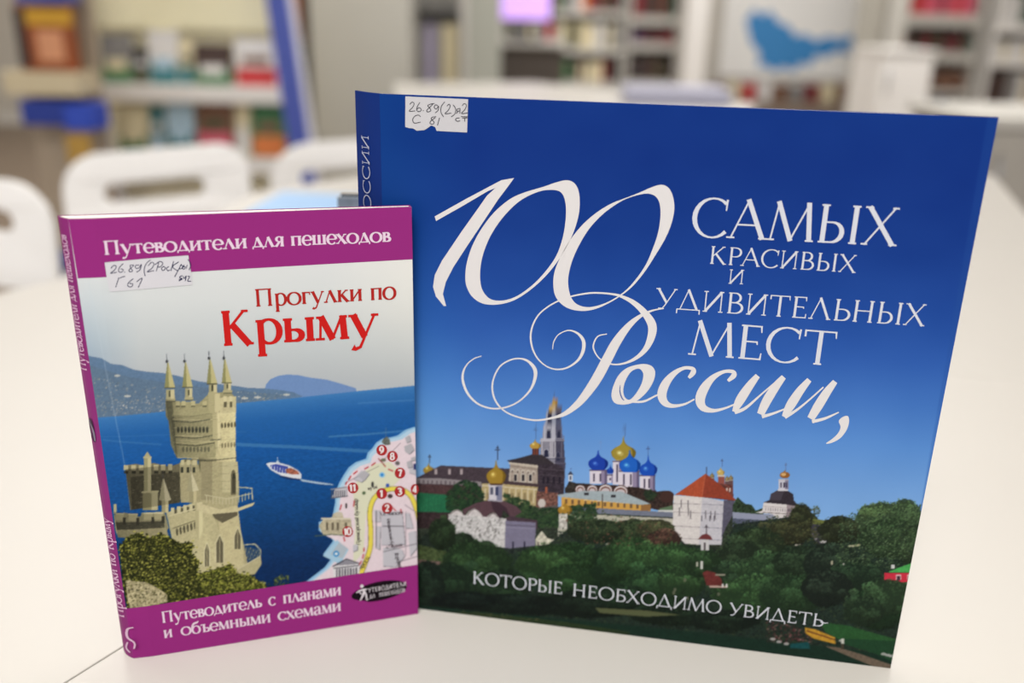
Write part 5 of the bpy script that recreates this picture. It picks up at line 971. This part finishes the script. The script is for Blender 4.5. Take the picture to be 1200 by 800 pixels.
# white cabinet
x0, x1, z0, z1 = ext(1032, 130, 1092, 58, 4.4)
wc = empty('cabinet', ((x0+x1)/2, 4.6, 0), 'bright white low cabinet left of the red books', 'cabinet')
box('body', x0, x1, 4.42, 4.8, .04, z1-.015, LWH, wc, .003); box('top_board', x0-.006, x1+.006, 4.39, 4.8, z1-.015, z1, LWH, wc, .002); box('plinth', x0+.01, x1-.01, 4.45, 4.78, 0, .04, DARKB, wc)
dr = box('door', x0+.006, x1-.006, 4.402, 4.42, .06, z1-.03, LWH, wc, .002); tube('handle', [(x0+.03, 4.392, z1-.2), (x0+.03, 4.384, z1-.14), (x0+.03, 4.392, z1-.08)], .005, CHROME, dr)
# grey counter at the right edge
x0, x1, z0, z1 = ext(1146, 140, 1420, 140, 2.5)
gc = empty('sideboard', ((x0+x1)/2, 2.75, 0), 'low grey sideboard with a lighter top behind the desk corner, right edge', 'sideboard')
box('body', x0+.02, x1-.02, 2.52, 2.95, .05, z1-.03, mat('sideboard_grey', (168, 163, 155), .6, noise=.03, nscale=6), gc); box('top_board', x0, x1, 2.5, 2.97, z1-.03, z1, GREY, gc, .003); box('plinth', x0+.03, x1-.03, 2.54, 2.93, 0, .05, DARKB, gc)
for i in range(2):
    a = x0+.03+i*(x1-x0-.06)/2; d = box('door', a, a+(x1-x0-.07)/2, 2.504, 2.52, .07, z1-.04, mat('sideboard_grey', (168, 163, 155)), gc, .002); tube('handle', [(a+.05, 2.494, z1-.22), (a+.05, 2.486, z1-.16), (a+.05, 2.494, z1-.1)], .005, CHROME, d)
# lavender box on the far desk
x0, x1, z0, z1 = ext(738, 118, 858, 96, 3.05)
lv = empty('storage_box', ((x0+x1)/2, 3.15, TZ), 'flat lavender-grey box lying on the far white desk', 'box')
box('box_body', x0, x1, 3.05, 3.3, TZ, TZ+.035, mat('box_lavender', (172, 172, 192), .6, noise=.04), lv, .003); box('box_lid', x0-.004, x1+.004, 3.045, 3.305, TZ+.035, TZ+.052, mat('lid_lavender', (166, 166, 184), .6, noise=.04), lv, .003)
# ---- cream display rack with face-out books
Y = 3.4; x0, x1, z0, z1 = ext(92, 200, 335, -40, Y)
rk = empty('display_rack', ((x0+x1)/2, Y+.15, 0), 'cream display rack with two ledges of face-out books between sloping blue rails', 'display rack')
box('back_board', x0, x1, Y+.16, Y+.18, .1, z1+.3, CREAM, rk)
zl = []
for yb in (103, 186): z = ext(92, yb, 335, yb, Y)[2]; zl.append(z); box('ledge', x0, x1, Y, Y+.16, z-.05, z, CREAM, rk, .004); box('ledge_lip', x0, x1, Y-.01, Y, z-.05, z+.012, LWH, rk, .003)
z = ext(92, 36, 335, 36, Y)[2]; hb = box('header_board', x0, x1, Y+.10, Y+.16, z, z1+.3, mat('header_cream', (250, 244, 208), .6, noise=.03), rk, .004)
box('lower_board', x0, x1, Y+.1, Y+.16, .1, zl[1]-.12, mat('rack_low', (222, 214, 190), .6, noise=.04), rk)
RB = mat('rail_blue', (74, 92, 186), .45, noise=.06); RBL = mat('rail_pale', (238, 238, 246), .5, noise=.05)
def rail(name, p0, p1, Y, w_, m, par, d=.05):
    a, b = at(*p0, Y), at(*p1, Y); k = (a-b)/(a[2]-b[2]); lo = b-k*(b[2]-.0); hi = a+k*(1.5-a[2])
    V = []
    for q in (lo, hi): V += [(q[0]-w_/2, Y-.03, q[2]), (q[0]+w_/2, Y-.03, q[2]), (q[0]+w_/2, Y-.03+d, q[2]), (q[0]-w_/2, Y-.03+d, q[2])]
    return mesh(name, V, CUBE, m, par, .005)
rail('side_rail', (326, 0), (352, 170), Y, .075, RB, rk); rail('rail_edge', (341, 0), (366, 170), Y+.02, .02, RBL, rk)
rail('side_rail', (86, 0), (128, 190), Y, .06, RBL, rk); rail('rail_edge', (98, 60), (122, 180), Y+.02, .018, RB, rk)
FO = [(112, 150, 40, 0, 'grey', 'green'), (152, 170, 56, 0, 'black', 'olive'), (158, 204, 36, 0, 'white', 'teal'), (206, 222, 46, 0, 'cream', 'teal'), (224, 268, 52, 0, 'dark brown', 'green'), (272, 322, 46, 0, 'white', 'red'),
      (134, 168, 128, 1, 'cream', 'green'), (172, 186, 124, 1, 'teal', 'pale blue'), (190, 222, 120, 1, 'pale blue', 'teal'), (226, 268, 116, 1, 'brown', 'pink'), (272, 288, 116, 1, 'cream', 'white'), (292, 332, 122, 1, 'green', 'orange')]
used = {0: 0, 1: 0}; lastx = {0: -9, 1: -9}
for px0, px1, pt, row, ca, cb_ in FO:
    a, b, _, zt = ext(px0, pt, px1, pt, Y+.05); a = max(a, lastx[row]+.003); lastx[row] = b; zb = zl[row]; h = zt-zb; yb_ = Y+.05; k = used[row]; used[row] += 1
    e = empty('display_book', ((a+b)/2, yb_, zb), f'{ca} and {cb_} face-out book, {ORD[k]} from left on the {["upper", "lower"][row]} cream ledge', 'book', f'face-out books on the {["upper", "lower"][row]} ledge')
    def ln(u, v, dy): return (a+(b-a)*u, yb_+v*h*.16+dy, zb+v*h)
    def lean(name, u0, u1, v0, v1, d0, d1, m): return mesh(name, [ln(u0, v0, d0), ln(u1, v0, d0), ln(u1, v0, d1), ln(u0, v0, d1), ln(u0, v1, d0), ln(u1, v1, d0), ln(u1, v1, d1), ln(u0, v1, d1)], CUBE, m, e)
    lean('front_cover', 0, 1, 0, 1, 0, .002, cmat(ca)); lean('page_block', .01, .97, .01, .99, .002, .014, PAPER); lean('back_cover', 0, 1, 0, 1, .014, .016, cmat(ca)); lean('cover_band', .03, .97, .04, .42, -.0012, 0, cmat(cb_)); lean('title_panel', .18, .8, .5 if k % 2 else .3, .66 if k % 2 else .52, -.0024, -.0012, cmat(['cream', 'white', 'pale blue', 'olive', 'white', 'brown'][k % 6]))
# ---- information stand at the far left
Y = 2.9; x0, x1, z0, z1 = ext(2, 100, 92, 84, Y)
st = empty('leaflet_stand', ((x0+x1)/2, Y+.1, 0), 'beige and blue leaflet stand left of the cream rack', 'stand')
box('back_board', x0, x1, Y+.14, Y+.16, 0, 1.3, mat('stand_beige', (172, 156, 136), .6, noise=.06), st)
zs_ = ext(2, 84, 92, 84, Y)[2]; zb_ = ext(2, 112, 92, 112, Y)[2]; box('ledge', x0, x1, Y, Y+.14, zb_, zs_, mat('stand_cream', (206, 192, 160), .6, noise=.05), st, .004)
a, b, c, d = ext(24, 147, 74, 118, Y); box('blue_panel', a, b, Y, Y+.1, c, d, mat('panel_blue', (26, 54, 148), .5, noise=.05), st, .004)
a, b, c, d = ext(78, 152, 112, 122, Y); box('blue_tray', a, b, Y-.02, Y+.1, c, d, mat('tray_blue', (40, 74, 190), .5, noise=.05), st, .004)
a, b, c, d = ext(16, 4, 76, -20, Y); box('blue_header', a, b, Y, Y+.1, c, d, mat('panel_blue2', (70, 84, 160), .5, noise=.05), st, .004)
a, b, c, d = ext(14, 83, 82, 6, Y); cal = empty('calendar', ((a+b)/2, Y+.03, zs_), 'orange and yellow picture calendar standing on the leaflet stand', 'calendar')
box('card', a, b, Y+.03, Y+.05, zs_, d, mat('calendar_orange', (150, 74, 26), .5, noise=.35, nscale=14), cal, .003); box('picture', a+(b-a)*.35, a+(b-a)*.8, Y+.026, Y+.03, zs_+.03, zs_+(d-zs_)*.62, mat('calendar_pale', (214, 150, 110), .5, noise=.2, nscale=20), cal); box('border', a, a+(b-a)*.18, Y+.026, Y+.03, zs_+.01, d-.01, mat('calendar_dark', (52, 34, 30), .5, noise=.2), cal); box('top_border', a+(b-a)*.2, b, Y+.026, Y+.03, zs_+(d-zs_)*.7, d-.01, mat('calendar_yellow', (206, 156, 36), .5, noise=.2), cal)
a, b, c, d = ext(78, 192, 106, 158, Y-.1); lf = empty('brochure', ((a+b)/2, Y-.1, c), 'yellow-brown brochure propped low beside the pale rail', 'brochure')
box('brochure_cover', a, b, Y-.1, Y-.09, c, d, mat('brochure_ochre', (178, 140, 62), .5, noise=.3, nscale=16), lf); box('backing_leg', (a+b)/2-.01, (a+b)/2+.01, Y-.09, Y-.07, 0, c+.05, DARKB, lf); lf.location[2] = c
# blue box on the floor at the left
a, b, c, d = ext(26, 350, 62, 312, 2.6); bb = empty('bin', ((a+b)/2, 2.7, 0), 'dark blue bin on the floor under the leftmost white chair back', 'bin')
prism('bin_body', [(a, 2.6), (b, 2.6), (b+.01, 2.8), (a-.01, 2.8)], 0, d-.02, mat('bin_blue', (26, 44, 118), .5, noise=.06), bb, .006); box('rim', a-.015, b+.015, 2.59, 2.81, d-.02, d, mat('bin_rim', (30, 52, 136), .5, noise=.05), bb, .004)
# ---- white plastic chairs
def chair(px0, px1, pt, pb, Y, slot, label, rot=0, tilt=0):
    x0, x1, z0, z1 = ext(px0, pb, px1, pt, Y); W2 = (x1-x0)/2; cx = (x0+x1)/2; zt = z1; zb = z0; e = empty('chair', (cx, Y, 0), label, 'chair', 'white plastic chairs behind the desks')
    cr_, sr_ = math.cos(rot), math.sin(rot); hh = zt-zb
    out = []
    r = min(.09, hh*.45)
    for (qx, qz, a0) in ((W2-r, zt-r, 0), (-W2+r, zt-r, 90), (-W2+.03, zb+.03, 180), (W2-.03, zb+.03, 270)):
        rr = r if a0 < 180 else .03
        for k in range(7): a = math.radians(a0+15*k); out.append((qx+rr*math.cos(a), qz+rr*math.sin(a)))
    sx0, sx1, sz0, sz1 = ext(slot[0], slot[3], slot[2], slot[1], Y); sx0 -= cx; sx1 -= cx; hr = (sz1-sz0)/2; hole = []
    for (qx, a0) in ((sx1-hr, -90), (sx0+hr, 90)):
        for k in range(9): a = math.radians(a0+22.5*k); hole.append((qx+hr*math.cos(a), (sz0+sz1)/2+hr*math.sin(a)))
    tr = tessellate_polygon([[Vector((x, z, 0)) for x, z in out], [Vector((x, z, 0)) for x, z in hole]]); pts = out+hole; n = len(pts); no = len(out)
    def w3_(x, z, t): 
        z2 = z+x*tilt; y = .25*x*x*-1+t-(z-zb)*-.12; return (cx+x*cr_-y*sr_, Y+x*sr_+y*cr_, z2)
    V = [w3_(x, z, 0) for x, z in pts]+[w3_(x, z, .012) for x, z in pts]
    Fc = [tuple(t) for t in tr]+[tuple(i+n for i in t[::-1]) for t in tr]
    for i in range(no): j = (i+1) % no; Fc.append((i, j, j+n, i+n))
    nh = len(hole)
    for i in range(nh): j = (i+1) % nh; Fc.append((no+i, no+j, no+j+n, no+i+n))
    mesh('backrest', V, Fc, PWHITE, e)
    def fl(x, y): return (cx+x*cr_-y*sr_, Y+x*sr_+y*cr_)
    sw = max(.17, W2*.9); seat = [fl(-sw, -.02), fl(sw, -.02), fl(sw*1.02, .3), fl(sw*.9, .38), fl(-sw*.9, .38), fl(-sw*1.02, .3)]
    prism('seat', seat, .43, .452, PWHITE, e, .006)
    for s in (-1, 1):
        prism('back_upright', [fl(s*sw*.8-.02, .012), fl(s*sw*.8+.02, .012), fl(s*sw*.8+.02, .03), fl(s*sw*.8-.02, .03)], .44, zb+.02, PWHITE, e)
        tube('leg', [(*fl(s*sw*.8, .02), .43), (*fl(s*sw*.95, -.06), 0.0)], .011, CHROME, e); tube('leg', [(*fl(s*sw*.8, .3), .43), (*fl(s*sw*.95, .37), 0.0)], .011, CHROME, e)
    return e
chair(78, 290, 176, 262, 1.8, (122, 212, 238, 234), 'white plastic chair with a slotted back, directly behind the purple paperback', .12, .09)
chair(-110, 64, 212, 334, 1.35, (-60, 246, 12, 272), 'white plastic chair cut by the left edge of the photo, nearest to the desks', -.1, -.05)
chair(318, 500, 166, 262, 2.1, (352, 198, 460, 216), 'white plastic chair whose slotted back shows between the two books', .1, .08)
# ---- things lying on the far desk behind the paperback
a = empty('folder', (-.30, 1.36, TZ), 'light blue folder lying flat on the desk behind the paperback', 'folder')
prism('folder_cover', [(-.385, 1.27), (-.19, 1.24), (-.17, 1.40), (-.37, 1.43)], TZ+.001, TZ+.006, mat('folder_blue', (150, 190, 232), .5, noise=.04), a, .001); prism('folder_sheets', [(-.38, 1.275), (-.195, 1.245), (-.175, 1.395), (-.366, 1.424)], TZ, TZ+.001, PAPER, a)
# grey patterned album standing behind the two books
al = empty('album', (-.075, .50, TZ), 'grey-blue patterned album standing half hidden behind the two books', 'book')
q0, q1 = at(395, 232, .50), at(470, 232, .50); z_ = at(405, 231, .50)[2]
box('album_cover', q0[0], q1[0], .50, .502, TZ, z_, mat('album_pattern', (104, 116, 128), .5, noise=.7, nscale=120), al, .0005); box('album_pages', q0[0]+.001, q1[0]-.002, .502, .510, TZ+.002, z_-.002, PAPER, al); box('album_back', q0[0], q1[0], .510, .512, TZ, z_, mat('album_edge', (44, 48, 56), .5, noise=.2), al, .0005)
